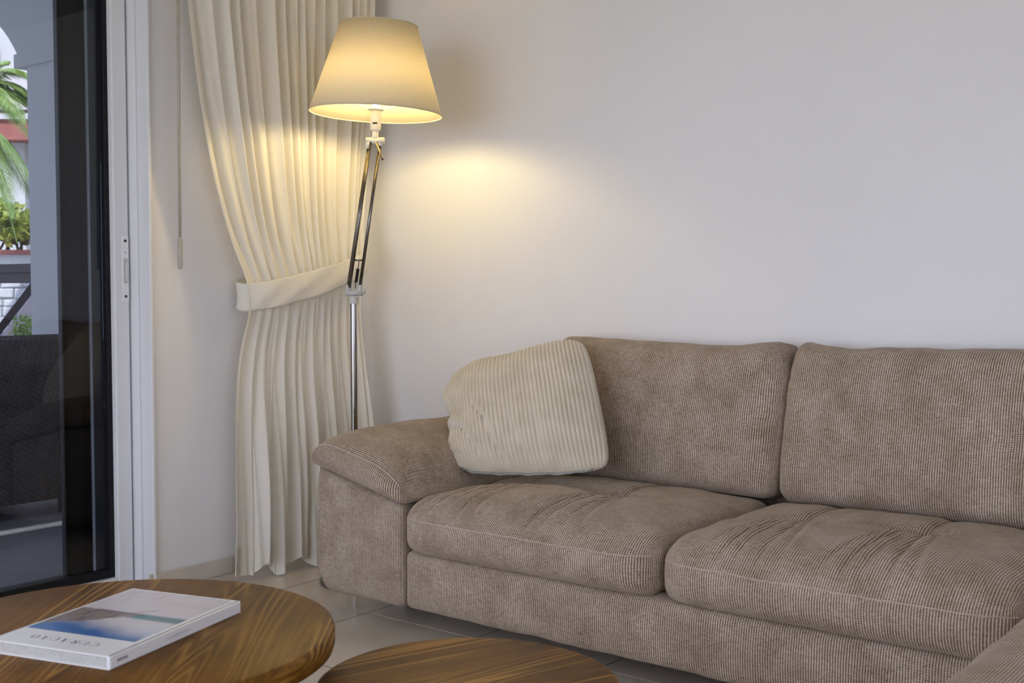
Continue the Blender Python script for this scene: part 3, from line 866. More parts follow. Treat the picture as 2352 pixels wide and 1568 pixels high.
    for i in range(n-1):
        for k in range(4):
            k2 = (k+1) % 4
            strip_f.append((i*4+k, i*4+k2, i*4+4+k2, i*4+4+k))
    strip_f += [(3, 2, 1, 0), tuple((n-1)*4+k for k in range(4))]
    mesh('zip_flap', strip_v, strip_f, M['corddark'], root, True)
make_cushion()

# ------------------------------------------------------------------ curtain with tieback
def interp(z, tab):
    zs = [t[0] for t in tab]; ys = [t[1] for t in tab]
    return np.interp(z, zs, ys)
def smoothtab(tab, n=200):
    z = np.linspace(tab[0][0], tab[-1][0], n)
    y = interp(z, tab)
    k = 13; pad = np.pad(y, k//2, mode='edge')
    return z, np.convolve(pad, np.ones(k)/k, 'valid')
TL = smoothtab([(0.0, 2.700), (0.08, 2.705), (0.47, 2.722), (0.712, 2.745), (0.905, 2.783), (1.015, 2.815), (1.10, 2.815), (1.20, 2.772), (1.355, 2.716), (1.541, 2.660), (1.816, 2.606), (2.117, 2.566), (2.50, 2.545)])
TR = smoothtab([(0.0, 3.42), (0.55, 3.42), (0.90, 3.41), (1.15, 3.40), (1.30, 3.42), (1.8, 3.47), (2.29, 3.494), (2.50, 3.50)])
def curtain_surface():
    nu, nv = 520, 130
    Z0, Z1 = 0.035, 2.50
    u = np.linspace(0, 1, nu)
    # irregular pleats
    nf = 15
    w = 0.5 + 1.0*rng.rand(nf); w[0] = 1.7; w = w/w.sum(); edges = np.r_[0, np.cumsum(w)]
    ph = np.interp(u, edges, np.arange(nf+1))*2*np.pi
    amp_f = np.interp(u, np.linspace(0, 1, nf), 0.65+0.6*rng.rand(nf))
    wb = np.array([1.5, 0.8, 1.1, 0.6, 1.0, 0.9, 1.2]); eb = np.r_[0, np.cumsum(wb/wb.sum())]
    phb = np.interp(u, eb, np.arange(8))*2*np.pi + 0.8
    ph2 = np.interp(u, np.linspace(0, 1, 9), rng.rand(9)*6)
    V = np.zeros((nv, nu, 3)); UV = np.zeros((nv, nu, 2))
    for i in range(nv):
        t = i/(nv-1)
        z = Z0 + (Z1-Z0)*t
        yl = np.interp(z, *TL); yr = np.interp(z, *TR)
        # the tie line rises from the left edge to the hook by the corner
        zt = 1.05 + 0.13*u
        near = np.exp(-((z-zt)/0.16)**2)
        amp = np.where(z > zt, 0.013 + 0.010*sm(z-zt, 0.0, 0.7), 0.011 + 0.015*sm(zt-z, 0.0, 0.8))*(1-0.45*near)
        below = sm(zt-z, 0.05, 0.7)
        xc = -3.50 + 0.035*near + 0.06*sm(zt-z, 0.0, 0.9)
        sway = 0.5*np.sin(z*2.1+ph2)*sm(np.abs(z-zt), 0.0, 0.5)
        c = np.cos(ph + sway)
        wave = (1-below)*c + below*(0.35*c + 0.9*np.cos(phb + sway*0.8))
        x = xc + amp*amp_f*wave + 0.006*np.sin(ph*2.3 + z*4 + ph2)*(1-near)
        # the leading edge lies flatter
        flat = np.clip(1-u/0.10, 0, 1)
        x = x*(1-flat*0.7) + (xc+0.01)*flat*0.7
        y = yl + (yr-yl)*u + 0.008*np.sin(ph+sway+1.2)*(1-near)
        V[i,:,0] = x; V[i,:,1] = y
        zb = z - (0.022*np.sin(ph*0.31+0.5) + 0.010*np.sin(ph*0.9))*(1-sm(t, 0, 0.05))
        zb = zb + flat*0.030*(1-sm(t, 0, 0.08))
        V[i,:,2] = zb
        UV[i,:,0] = u*1.9; UV[i,:,1] = z
    return V, UV, nu, nv
cv, cuv, nu, nv = curtain_surface()
curtain = empty('curtain', (-3.50, 3.02, 0.02))
tag(curtain, 'cream sheer pleated curtain gathered by a tieback in the room corner', 'curtain')
def grid_mesh(name, V, UV, mat, parent):
    nv_, nu_ = V.shape[:2]
    idx = np.arange(nv_*nu_).reshape(nv_, nu_)
    q = np.stack([idx[:-1,:-1], idx[:-1,1:], idx[1:,1:], idx[1:,:-1]], -1).reshape(-1, 4)
    uvs = UV.reshape(-1, 2)[q.ravel()]
    return mesh(name, V.reshape(-1, 3), q.tolist(), mat, parent, True, uvs)
grid_mesh('panel', cv, cuv, M['sheer'], curtain)
# doubled cloth of the bottom hem, a second layer just in front of the panel
rows = 5
hem = cv[:rows+1].copy(); hem[:,:,0] += 0.003
grid_mesh('hem', hem, cuv[:rows+1], M['sheer'], curtain)
# doubled leading edge
k = int(nu*0.075)
le = cv[:, :k].copy(); le[:,:,0] += 0.003
grid_mesh('side_hem', le, cuv[:, :k], M['sheer'], curtain)
# tieback band
tb = [(-3.565, 3.475, 1.262, 0.030), (-3.50, 3.450, 1.232, 0.036), (-3.435, 3.40, 1.205, 0.042), (-3.418, 3.30, 1.170, 0.048), (-3.412, 3.15, 1.128, 0.052),
      (-3.412, 3.02, 1.100, 0.053), (-3.418, 2.92, 1.080, 0.053), (-3.440, 2.845, 1.068, 0.052), (-3.480, 2.800, 1.064, 0.052), (-3.535, 2.812, 1.075, 0.05), (-3.575, 2.90, 1.09, 0.05), (-3.585, 3.1, 1.13, 0.045), (-3.585, 3.4, 1.22, 0.035)]
T_ = np.linspace(0, len(tb)-1, 120); A_ = np.array(tb)
cr = []
for t in T_:
    i = min(int(t), len(tb)-2); f = t-i
    p0, p1, p2, p3 = A_[max(i-1, 0)], A_[i], A_[i+1], A_[min(i+2, len(tb)-1)]
    cr.append(0.5*((2*p1)+(-p0+p2)*f+(2*p0-5*p1+4*p2-p3)*f**2+(-p0+3*p1-3*p2+p3)*f**3))
cr = np.array(cr)
nb = 14
Vb = np.zeros((len(cr), nb, 3)); Ub = np.zeros((len(cr), nb, 2))
for j in range(nb):
    e = j/(nb-1)*2-1
    Vb[:,j,0] = cr[:,0] + 0.006*(1-e**2) + 0.0025*np.sin(np.arange(len(cr))*0.35 + j*0.5)
    Vb[:,j,1] = cr[:,1]
    Vb[:,j,2] = cr[:,2] + e*cr[:,3]
    Ub[:,j,0] = np.arange(len(cr))*0.012; Ub[:,j,1] = e*0.05
tbo = grid_mesh('tieback', Vb, Ub, M['sheer'], curtain)
sd_ = tbo.modifiers.new('thickness', 'SOLIDIFY'); sd_.thickness = 0.004
tbo['label'] = 'plain cream tieback band'
tube('hook', [(-3.615, 3.462, 1.285), (-3.585, 3.462, 1.285), (-3.570, 3.462, 1.292), (-3.566, 3.462, 1.305)], 0.004, M['whiteplastic'], curtain, 10)
rail = empty('curtain_rail', (-3.50, 1.5, 2.50))
tag(rail, 'white ceiling curtain rail above the sliding door', 'curtain rail')
box('track', (-3.525, -0.3, 2.515), (-3.475, 3.56, 2.545), M['frame'], rail, 0.003)
for y in (0.0, 1.2, 2.4, 3.4):
    box('bracket', (-3.515, y-0.02, 2.545), (-3.485, y+0.02, 2.60), M['frame'], rail, 0.002)
wand = empty('curtain_wand', (-3.50, 2.535, 1.165))
tag(wand, 'thin cream pull wand hanging beside the sheer curtain', 'wand')
tube('rod', [(-3.50, 2.545, 2.515), (-3.50, 2.542, 1.85), (-3.50, 2.539, 1.27)], 0.0056, M['wand'], wand, 10)
lathe('grip', [(0.001, 0.0), (0.0075, 0.003), (0.0088, 0.012), (0.0088, 0.095), (0.0075, 0.108), (0.0056, 0.115)], (-3.50, 2.539, 1.165), M['wand'], wand, 16)

# ------------------------------------------------------------------ floor lamp
def make_lamp():
    px, py = -3.128, 3.028
    root = empty('floor_lamp', (px, py, 0.0))
    tag(root, 'lit floor lamp with cream conical shade on a jointed chrome arm', 'floor lamp')
    lathe('base', [(0.001, 0.0), (0.130, 0.0), (0.133, 0.006), (0.130, 0.018), (0.05, 0.026), (0.02, 0.034), (0.015, 0.05)], (px, py, 0.0), M['chrome'], root, 64)
    lathe('pole', [(0.0125, 0.04), (0.0125, 1.045)], (px, py, 0.0), M['chrome'], root, 32, cap=True)
    R = np.array((0.786, 0.618, 0.0)); Fw = np.array((-0.618, 0.786, 0.0))
    j0 = np.array((px, py, 1.080)); j1 = np.array((-3.074, 3.091, 1.640))
    lathe('collar', [(0.0105, 1.040), (0.016, 1.040), (0.017, 1.062), (0.014, 1.066), (0.010, 1.066)], (px, py, 0.0), M['greyplastic'], root, 24)
    # lower joint: cross piece with two sockets and a wing
    lj = tube('lower_joint', [tuple(j0 - R*0.030), tuple(j0 + R*0.036)], 0.0105, M['greyplastic'], root, 16)
    tube('wing', [tuple(j0 + R*0.036), tuple(j0 + R*0.042 + np.array((0, 0, 0.014)))], [0.009, 0.005], M['greyplastic'], lj, 12)
    for s in (-0.021, 0.021):
        a = j0 + R*s; d = (j1 - j0)/np.linalg.norm(j1-j0)
        tube('rod_socket', [tuple(a - d*0.004), tuple(a + d*0.030)], 0.0098, M['greyplastic'], lj, 14)
    # parallel rods (two on the left one behind the other, one on the right)
    d = (j1 - j0)
    dn = d/np.linalg.norm(d)
    for s, w, r in ((-0.024, 0.006, 0.0058), (-0.017, -0.006, 0.0058), (0.021, 0.0, 0.0062)):
        a = j0 + R*s + Fw*w + dn*0.02; b = j1 + R*s*0.92 + Fw*w
        tube('rod', [tuple(a), tuple(b)], r, M['rod'], root, 14)
    cb = j0 + d*0.215
    tube('crossbar', [tuple(cb - R*0.022), tuple(cb + R*0.024)], 0.0035, M['rod'], root, 10)
    # tension spring
    s0 = j0 + dn*0.016 + R*0.004; s1 = cb + R*0.004
    pts = []
    n = 260
    for i in range(n):
        t = i/(n-1); p = s0*(1-t) + s1*t
        rr = 0.0055 if 0.22 < t < 0.70 else 0.0006
        a = t*2*math.pi*34
        pts.append(tuple(p + R*math.cos(a)*rr + Fw*math.sin(a)*rr))
    tube('spring', pts, 0.0013, M['spring'], root, 6)
    # upper joint with the tilting screw
    uj = tube('upper_joint', [tuple(j1 - R*0.034), tuple(j1 + R*0.034)], 0.0125, M['whiteplastic'], root, 20)
    tube('rod_socket', [tuple(j1 - R*0.022 - dn*0.030), tuple(j1 - R*0.022 + dn*0.004)], 0.0115, M['whiteplastic'], uj, 16)
    tube('rod_socket', [tuple(j1 + R*0.018 - dn*0.020), tuple(j1 + R*0.018 + dn*0.004)], 0.0085, M['whiteplastic'], uj, 16)
    tube('lever', [tuple(j1 + R*0.004 - Fw*0.012 + np.array((0, 0, -0.006))), tuple(j1 + R*0.028 - Fw*0.016 + np.array((0, 0, -0.068)))], 0.0036, M['brass'], uj, 10)
    tube('lever_tip', [tuple(j1 + R*0.028 - Fw*0.016 + np.array((0, 0, -0.068))), tuple(j1 + R*0.0295 - Fw*0.0163 + np.array((0, 0, -0.072)))], 0.0042, M['blackmetal'], uj, 10)
    ax = (0.030, 0.020, 1.0)
    ax = np.array(ax)/np.linalg.norm(ax)
    s_b = j1 + np.array((0, 0, 0.010))
    lathe('neck', [(0.012, 0.0), (0.012, 0.030)], tuple(s_b), M['whiteplastic'], root, 24, tuple(ax))
    lathe('socket', [(0.001, 0.024), (0.016, 0.026), (0.020, 0.034), (0.0205, 0.085), (0.0235, 0.098), (0.030, 0.102), (0.030, 0.106), (0.018, 0.110)], tuple(s_b), M['whiteplastic'], root, 32, tuple(ax))
    rk = s_b + ax*0.052 - Fw*0.0195
    tube('switch', [tuple(rk - R*0.008), tuple(rk + R*0.008)], 0.0032, M['spring'], root, 10)
    # bulb
    bc = s_b + ax*0.165
    lathe('bulb', [(0.0005, 0.050), (0.014, 0.047), (0.025, 0.036), (0.030, 0.020), (0.030, 0.006), (0.025, -0.012), (0.016, -0.030), (0.013, -0.050), (0.0125, -0.058)], tuple(bc), M['bulb'], root, 32, tuple(ax))
    # shade
    sax = np.array((0.034, 0.022, 1.0)); sax /= np.linalg.norm(sax)
    cb_ = np.array((-3.075, 3.096, 1.738))
    sh = lathe('shade', [(0.2445, 0.0), (0.1425, 0.322)], tuple(cb_), M['shade'], root, 96, tuple(sax))
    sd = sh.modifiers.new('thickness', 'SOLIDIFY'); sd.thickness = 0.0012; sd.offset = -1
    def ring(r, h, rr, name):
        pts = []
        rot = Vector((0, 0, 1)).rotation_difference(Vector(sax)).to_matrix()
        for k in range(97):
            a = 2*math.pi*k/96
            pts.append(tuple(Vector(cb_) + rot @ Vector((r*math.cos(a), r*math.sin(a), h))))
        tube(name, pts, rr, M['shade'], sh, 8)
    ring(0.2445, 0.001, 0.0024, 'rim'); ring(0.1427, 0.321, 0.0024, 'rim')
    # spider that carries the shade on the socket
    for k in range(3):
        a = 2*math.pi*k/3 + 0.4
        e = cb_ + sax*0.055 + np.array((math.cos(a), math.sin(a), 0))*0.224
        c = s_b + ax*0.104
        tube('spider_arm', [tuple(c + np.array((math.cos(a), math.sin(a), 0))*0.026), tuple(e)], 0.0016, M['whiteplastic'], sh, 6)
make_lamp()

# ------------------------------------------------------------------ coffee tables
def make_table(name, c, r, z, th, mat, label, leg_r):
    root = empty(name, (c[0], c[1], 0.0))
    tag(root, label, 'coffee table')
    lathe('table_top', [(0.0005, z-th), (r-0.012, z-th), (r-0.003, z-th+0.004), (r, z-th+0.014), (r, z-0.010), (r-0.003, z-0.003), (r-0.010, z), (0.0005, z)],
          (c[0], c[1], 0.0), mat, root, 160, sharp=60)
    for k in range(3):
        a = 2*math.pi*k/3 + leg_r
        x, y = c[0]+math.cos(a)*r*0.62, c[1]+math.sin(a)*r*0.62
        x2, y2 = c[0]+math.cos(a)*r*0.80, c[1]+math.sin(a)*r*0.80
        tube('leg', [(x2, y2, 0.0), (x, y, z-th+0.002)], [0.012, 0.021], M['wooddark'], root, 16)
    return root
make_table('coffee_table', (-1.937, 1.2445), 0.414, 0.45, 0.046, M['wood1'], 'larger round stained wood coffee table with the white book on it', 0.5)
make_table('coffee_table', (-1.382, 1.6245), 0.2835, 0.37, 0.04, M['wood2'], 'smaller, lower round stained wood coffee table with nothing on it', 1.9)

# ------------------------------------------------------------------ book
E1 = np.array((0.959, 0.284, 0.0)); E2 = np.array((0.284, -0.959, 0.0)); UPV = np.array((0, 0, 1.0))
BC = np.array((-1.747, 1.113, 0.450))      # near spine corner
BW, BL, BH = 0.266, 0.380, 0.024
def bp(a, b, h):
    """a from the fore edge (0) to the spine (1) in metres from the spine, b metres from the near edge"""
    return BC - E1*a - E2*b + UPV*h
def slab(a0, a1, b0, b1, h0, h1):
    v = [bp(a0,b0,h0), bp(a1,b0,h0), bp(a1,b1,h0), bp(a0,b1,h0), bp(a0,b0,h1), bp(a1,b0,h1), bp(a1,b1,h1), bp(a0,b1,h1)]
    return [tuple(p) for p in v], BF
def make_book():
    root = empty('book', tuple(bp(BW/2, BL/2, 0)))
    tag(root, 'large white hardback book with a blue sea photograph on its cover', 'book')
    def add(name, parts, mat, bev=0.0):
        v, f = join(parts)
        o = mesh(name, v, f, mat, root, False)
        # faces are laid out left-handed here: flip them outward
        me = o.data
        import bmesh
        bm = bmesh.new(); bm.from_mesh(me); bmesh.ops.recalc_face_normals(bm, faces=bm.faces); bm.to_mesh(me); bm.free()
        if bev: bevel(o, bev)
        return o
    add('back_cover', [slab(0.0, BW, 0, BL, 0.0, 0.0022)], M['paper'], 0.0008)
    cover = add('front_cover', [slab(0.0, BW, 0, BL, BH-0.0022, BH)], M['paper'], 0.0008)
    add('spine', [slab(-0.002, 0.006, 0, BL, 0.0, BH)], M['paper'], 0.0025)
    add('pages', [slab(0.006, BW-0.005, 0.005, BL-0.005, 0.0021, BH-0.0021)], M['pages'])
    # cover photograph, printed flat
    n = 90
    a_ = np.linspace(BW-0.006, 0.014, n); b_ = np.linspace(0.082, BL-0.008, n)
    S, T = np.meshgrid(np.linspace(0, 1, n), np.linspace(0, 1, n))   # S left to right, T near to far
    V = np.array([bp(a, b, BH+0.0002) for b in b_ for a in a_])
    idx = np.arange(n*n).reshape(n, n)
    q = np.stack([idx[:-1,:-1], idx[:-1,1:], idx[1:,1:], idx[1:,:-1]], -1).reshape(-1, 4)
    def noise(sx, sy, s):
        return (np.sin(S*sx+T*sy*0.7+s)+np.sin(S*sx*1.9-T*sy*1.3+s*2)+0.6*np.sin(S*sx*3.7+T*sy*3.1+s*3))/2.6
    def mixc(c, col, m):
        return c*(1-m[..., None]) + np.array(col)*m[..., None]
    C = np.ones((n, n, 3))*np.array((0.66, 0.62, 0.64))
    # sky: blue next to the title, paling to cloud
    sky = 1-sm(T + 0.16*S + 0.03*noise(9, 7, 1), 0.08, 0.42)
    C = mixc(C, (0.045, 0.15, 0.40), np.clip(sky*1.15, 0, 1))
    C = mixc(C, (0.60, 0.64, 0.75), 0.75*sm(S, 0.70, 1.0)*sm(T, 0.02, 0.25)*(1-sm(T, 0.3, 0.42)))
    # brown headland narrowing towards the middle
    top = 0.50 - 0.02*S; bot = 0.06 + 0.62*S
    hill = sm(T-bot+0.03*noise(14, 9, 2), 0.0, 0.05)*(1-sm(T, top-0.02, top+0.03))*(1-sm(S, 0.60, 0.72))
    C = mixc(C, (0.28, 0.22, 0.20), hill)
    C = mixc(C, (0.10, 0.09, 0.10), hill*np.clip(noise(26, 18, 5), 0, 1)*0.7)
    # teal sea at the right
    sea = sm(S, 0.52, 0.60)*sm(T, 0.40-0.02, 0.43)*(1-sm(T, 0.49, 0.53))
    C = mixc(C, (0.06, 0.20, 0.24), sea*0.95)
    # dark shoreline and pier
    pier = np.exp(-((T-0.50+0.02*S)/0.018)**2)*sm(S, 0.10, 0.2)*(1-sm(S, 0.55, 0.66))
    C = mixc(C, (0.12, 0.07, 0.08), pier*0.8)
    mast = np.exp(-((T-0.52-(S-0.50)*0.75)/0.012)**2)*sm(S, 0.46, 0.50)*(1-sm(S, 0.62, 0.66))
    C = mixc(C, (0.35, 0.16, 0.17), mast*0.8)
    # pale shallow water and pinkish sand marks
    C = mixc(C, (0.52, 0.36, 0.34), 0.45*np.clip(noise(22, 16, 8), 0, 1)*sm(T, 0.62, 0.8)*(1-sm(S, 0.35, 0.75)))
    C = mixc(C, (0.60, 0.52, 0.50), 0.5*np.exp(-((T-0.86+0.1*S)/0.05)**2)*sm(S, 0.4, 0.6))
    me_o = mesh('cover_photo', V, q.tolist(), M['print'], cover, False)
    at = me_o.data.color_attributes.new('print', 'FLOAT_COLOR', 'POINT')
    at.data.foreach_set('color', np.concatenate([C.reshape(-1, 3), np.ones((n*n, 1))], 1).astype(np.float32).ravel())
    if me_o.data.polygons[0].normal.z < 0: me_o.data.flip_normals()
    # title in thick-and-thin capitals, read from the far side of the table
    def strip(pts_in, pts_out, closed=False):
        v = list(pts_in) + list(pts_out); m_ = len(pts_in)
        f = [(i, i+1, m_+i+1, m_+i) for i in range(m_-1)]
        if closed: f.append((m_-1, 0, m_, 2*m_-1))
        return v, f
    def arc(a0, a1, cx=0.36, cy=0.5, rx=0.36, ry=0.5, th=0.11, thin=0.025, k=28, side=0):
        i_, o_ = [], []
        for j in range(k):
            t = math.radians(a0+(a1-a0)*j/(k-1))
            w = thin + th*abs(math.cos(t))**1.5
            o_.append((cx+rx*math.cos(t), cy+ry*math.sin(t)))
            i_.append((cx+(rx-w)*math.cos(t), cy+(ry-thin)*math.sin(t)))
        return strip(i_, o_)
    def bar(x0, y0, x1, y1, w):
        return [(x0-w/2, y0), (x0+w/2, y0), (x1+w/2, y1), (x1-w/2, y1)], [(0, 1, 2, 3)]
    def rect(x0, y0, x1, y1):
        return [(x0, y0), (x1, y0), (x1, y1), (x0, y1)], [(0, 1, 2, 3)]
    G = {}
    G['C'] = ([arc(38, 318), rect(0.60, 0.70, 0.635, 0.98), rect(0.60, 0.05, 0.635, 0.22)], 0.72)
    G['U'] = ([rect(0.08, 0.25, 0.20, 1.0), rect(0.60, 0.25, 0.63, 1.0), rect(0, 0.97, 0.28, 1.0), rect(0.5, 0.97, 0.72, 1.0), arc(180, 360, 0.355, 0.27, 0.275, 0.27, 0.06, 0.03)], 0.74)
    G['R'] = ([rect(0.10, 0, 0.22, 1.0), rect(0, 0.97, 0.3, 1.0), rect(0, 0, 0.32, 0.03), arc(-90, 90, 0.34, 0.745, 0.28, 0.255, 0.10, 0.03), rect(0.2, 0.97, 0.36, 1.0), rect(0.2, 0.49, 0.36, 0.52), bar(0.66, 0.0, 0.38, 0.5, 0.13)], 0.76)
    G['A'] = ([bar(0.09, 0.0, 0.36, 1.0, 0.03), bar(0.62, 0.0, 0.38, 1.0, 0.13), rect(0.17, 0.30, 0.55, 0.33), rect(0, 0, 0.2, 0.03), rect(0.5, 0, 0.76, 0.03)], 0.78)
    G['O'] = ([arc(0, 360, k=48)], 0.74)
    G['c'] = (G['C'][0] + [bar(0.40, -0.12, 0.38, 0.02, 0.03), arc(-100, 80, 0.36, -0.16, 0.10, 0.07, 0.03, 0.02, 12)], 0.72)
    word = 'CURAcAO'
    hgt = 0.0175
    adv = [G[ch][1] for ch in word]; gap = 0.27
    total = sum(adv) + gap*(len(word)-1)
    scale_x = 0.150/total
    x = 0.0
    V, F = [], []
    for ch in word:
        parts, wd = G[ch]
        for v, f in parts:
            n0 = len(V)
            for (gx, gy) in v:
                a = 0.060 + (x+gx)*scale_x
                b = 0.052 - gy*hgt
                V.append(tuple(bp(a, b, BH+0.0003)))
            F += [tuple(i+n0 for i in ff) for ff in f]
        x += wd + gap
    mesh('title', V, F, M['ink'], cover, False)
    # small lettering on the spine, too small to read
    def ticks(b0, b1, h0, h1, count, mat, name, seed):
        rr = random.Random(seed)
        V, F = [], []
        for i in range(count):
            u0 = b0+(b1-b0)*i/count; u1 = u0+(b1-b0)/count*0.72
            kind = rr.randint(0, 2)
            w = (u1-u0)
            boxes = [(u0, u0+w*0.28, h0, h1), (u1-w*0.28, u1, h0, h1)]
            if kind != 1: boxes.append((u0, u1, h1-(h1-h0)*0.25, h1))
            if kind != 0: boxes.append((u0, u1, (h0+h1)/2-0.0004, (h0+h1)/2+0.0004))
            for (p, q_, g, h) in boxes:
                n0 = len(V)
                for (bb, hh) in ((p, g), (q_, g), (q_, h), (p, h)):
                    V.append(tuple(BC + E1*0.0024 - E2*bb + UPV*hh))
                F.append((n0, n0+1, n0+2, n0+3))
        mesh(name, V, F, mat, root, False)
    ticks(0.018, 0.046, 0.0095, 0.0145, 7, M['ink'], 'spine_lettering', 3)
    ticks(0.150, 0.215, 0.0105, 0.0140, 13, M['greyink'], 'spine_lettering', 5)
make_book()

# ------------------------------------------------------------------ terrace outside the sliding door
tag(box('terrace_slab', (-8.2, -3.0, -0.20), (-3.90, 3.75, -0.02), M['terrace']), kind='structure')

tag(multi_box('terrace_ceiling', [((-8.25, 0.6, 2.95), (-3.90, 3.75, 3.15)), ((-5.7, -3.0, 2.95), (-3.90, 0.6, 3.15))], M['plaster']), kind='structure')  # unseen roof; its stepped outline is shaped to shade the arch wall
def make_arch():
    """wall with a segmental arched opening; the pier below the arch is set back from the springing block"""
    y0, y1 = 3.42, 3.66
    xo, xl = -6.165, -7.64       # right and left springing
    zs = 2.385
    cx = (xo+xl)/2; half = (xo-xl)/2; R = 0.93
    cz = zs - math.sqrt(R*R-half*half)
    n = 40
    pts = []
    a0 = math.asin(half/R)
    for i in range(n+1):
        a = -a0 + 2*a0*i/n
        pts.append((cx+R*math.sin(a), cz+R*math.cos(a)))
    V, F = [], []
    ztop = 2.95
    for (x, z) in pts:
        V += [(x, y0, z), (x, y0, ztop), (x, y1, z), (x, y1, ztop)]
    for i in range(n):
        b = i*4; c = b+4
        F += [(b, c, c+1, b+1), (b+2, b+3, c+3, c+2), (b, b+2, c+2, c)]
    parts = [(V, F), box_vf((xo, y0, 2.31), (-3.90, y1, ztop)), box_vf((-8.2, y0, 2.31), (xl, y1, ztop)),
             box_vf((xo+0.0, y0, zs-0.075), (xo-0.05+0.05, y1, zs)),
             box_vf((-6.10, y0+0.02, -0.02), (-3.90, y1-0.02, 2.31)), box_vf((-8.05, y0+0.02, -0.02), (-7.70, y1-0.02, 2.31)),
             box_vf((xo-0.035, y0-0.0, 2.31), (xo, y1, zs))]
    v, f = join(parts)
    o = mesh('wall_terrace', v, f, M['plaster'], smooth=False)
    tag(o, kind='structure')
make_arch()

# railing in the arch
def make_railing():
    root = empty('terrace_railing', (-6.8, 3.54, -0.02))
    tag(root, 'dark timber railing with a slanting brace inside the terrace arch', 'railing')
    box('handrail', (-7.69, 3.50, 1.185), (-6.102, 3.60, 1.235), M['darkwood'], root, 0.004)
    box('lower_board', (-7.69, 3.515, 1.125), (-6.102, 3.585, 1.183), M['darkwood'], root, 0.004)
    v, f = tube_vf([(-6.24, 3.55, 1.13), (-7.67, 3.55, 0.168)], 0.030, 4)
    mesh('brace', v, f, M['darkwood'], root, False)
    box('bottom_rail', (-7.69, 3.515, -0.02), (-6.102, 3.585, 0.06), M['darkwood'], root, 0.004)
make_railing()

def make_wicker():
    root = empty('wicker_sofa', (-5.65, 2.4, -0.02))
    tag(root, 'dark woven wicker sofa standing on the terrace behind the glass door', 'sofa')
    # back rest profile swept along y
    prof = [(-5.30, 0.06), (-5.29, 0.40), (-5.295, 0.70), (-5.31, 0.735), (-5.42, 0.845), (-5.46, 0.865), (-5.50, 0.85), (-5.53, 0.78), (-5.54, 0.30), (-5.54, 0.06)]
    y0, y1 = 1.35, 3.26
    ny = 40
    V, F, UV = [], [], []
    acc = [0.0]
    for i in range(1, len(prof)):
        acc.append(acc[-1] + math.hypot(prof[i][0]-prof[i-1][0], prof[i][1]-prof[i-1][1]))
    for j in range(ny+1):
        y = y0+(y1-y0)*j/ny
        for (x, z) in prof: V.append((x, y, z))
    m_ = len(prof)
    for j in range(ny):
        for i in range(m_-1):
            F.append((j*m_+i, (j+1)*m_+i, (j+1)*m_+i+1, j*m_+i+1))
            ya, yb = y0+(y1-y0)*j/ny, y0+(y1-y0)*(j+1)/ny
            UV += [(ya, acc[i]), (yb, acc[i]), (yb, acc[i+1]), (ya, acc[i+1])]
    F.append(tuple(range(m_))); UV += [(p[0], p[1]) for p in prof]
    F.append(tuple(ny*m_+i for i in range(m_-1, -1, -1))); UV += [(p[0], p[1]) for p in reversed(prof)]
    o = mesh('backrest', V, F, M['wicker'], root, False, UV)
    def wbox(name, lo, hi):
        v, f, uv = rbox_vf(lo, hi, (8, 8, 8), 0.02)
        mesh(name, v, f, M['wicker'], root, True, uv)
    wbox('arm', (-6.15, 1.36, 0.06), (-5.545, 1.52, 0.62))
    wbox('arm', (-6.15, 3.08, 0.06), (-5.545, 3.25, 0.62))
    wbox('seat', (-6.15, 1.525, 0.06), (-5.545, 3.075, 0.36))
    for x in (-5.36, -6.08):
        for y in (1.42, 3.19):
            box('foot', (x-0.03, y-0.03, -0.02), (x+0.03, y+0.03, 0.065), M['blackmetal'], root)
make_wicker()

# ------------------------------------------------------------------ garden and buildings beyond the arch
tag(box('garden_ground', (-40, 3.8, -1.6), (10, 40, -1.5), M['soil']), kind='structure')
tag(box('rear_ground', (-40, -30, -1.6), (30, -3.1, -1.5), M['soil']), kind='structure')
CR = np.array((0.786, 0.618, 0.0)); CF = np.array((-0.618, 0.786, 0.0))
O3 = np.array((0.0, 0.0, 0.0))
def fr(l, d, z):
    """point l metres to the right and d metres ahead along the outlook from the door"""
    return tuple(CR*l + CF*d + np.array((0, 0, z)))
def fbox_vf(l0, l1, d0, d1, z0, z1):
    v = [fr(l0,d0,z0), fr(l1,d0,z0), fr(l1,d1,z0), fr(l0,d1,z0), fr(l0,d0,z1), fr(l1,d0,z1), fr(l1,d1,z1), fr(l0,d1,z1)]
    return v, BF
def fbox(name, l0, l1, d0, d1, z0, z1, mat, parent=None, bev=0.0):
    v, f = fbox_vf(l0, l1, d0, d1, z0, z1)
    o = mesh(name, v, f, mat, parent, False)
    if bev: bevel(o, bev)
    return o
def ll(px, d): return (px-1176)/2680*d
def zz(py, d): return 1.10 - (py-660)/2680*d

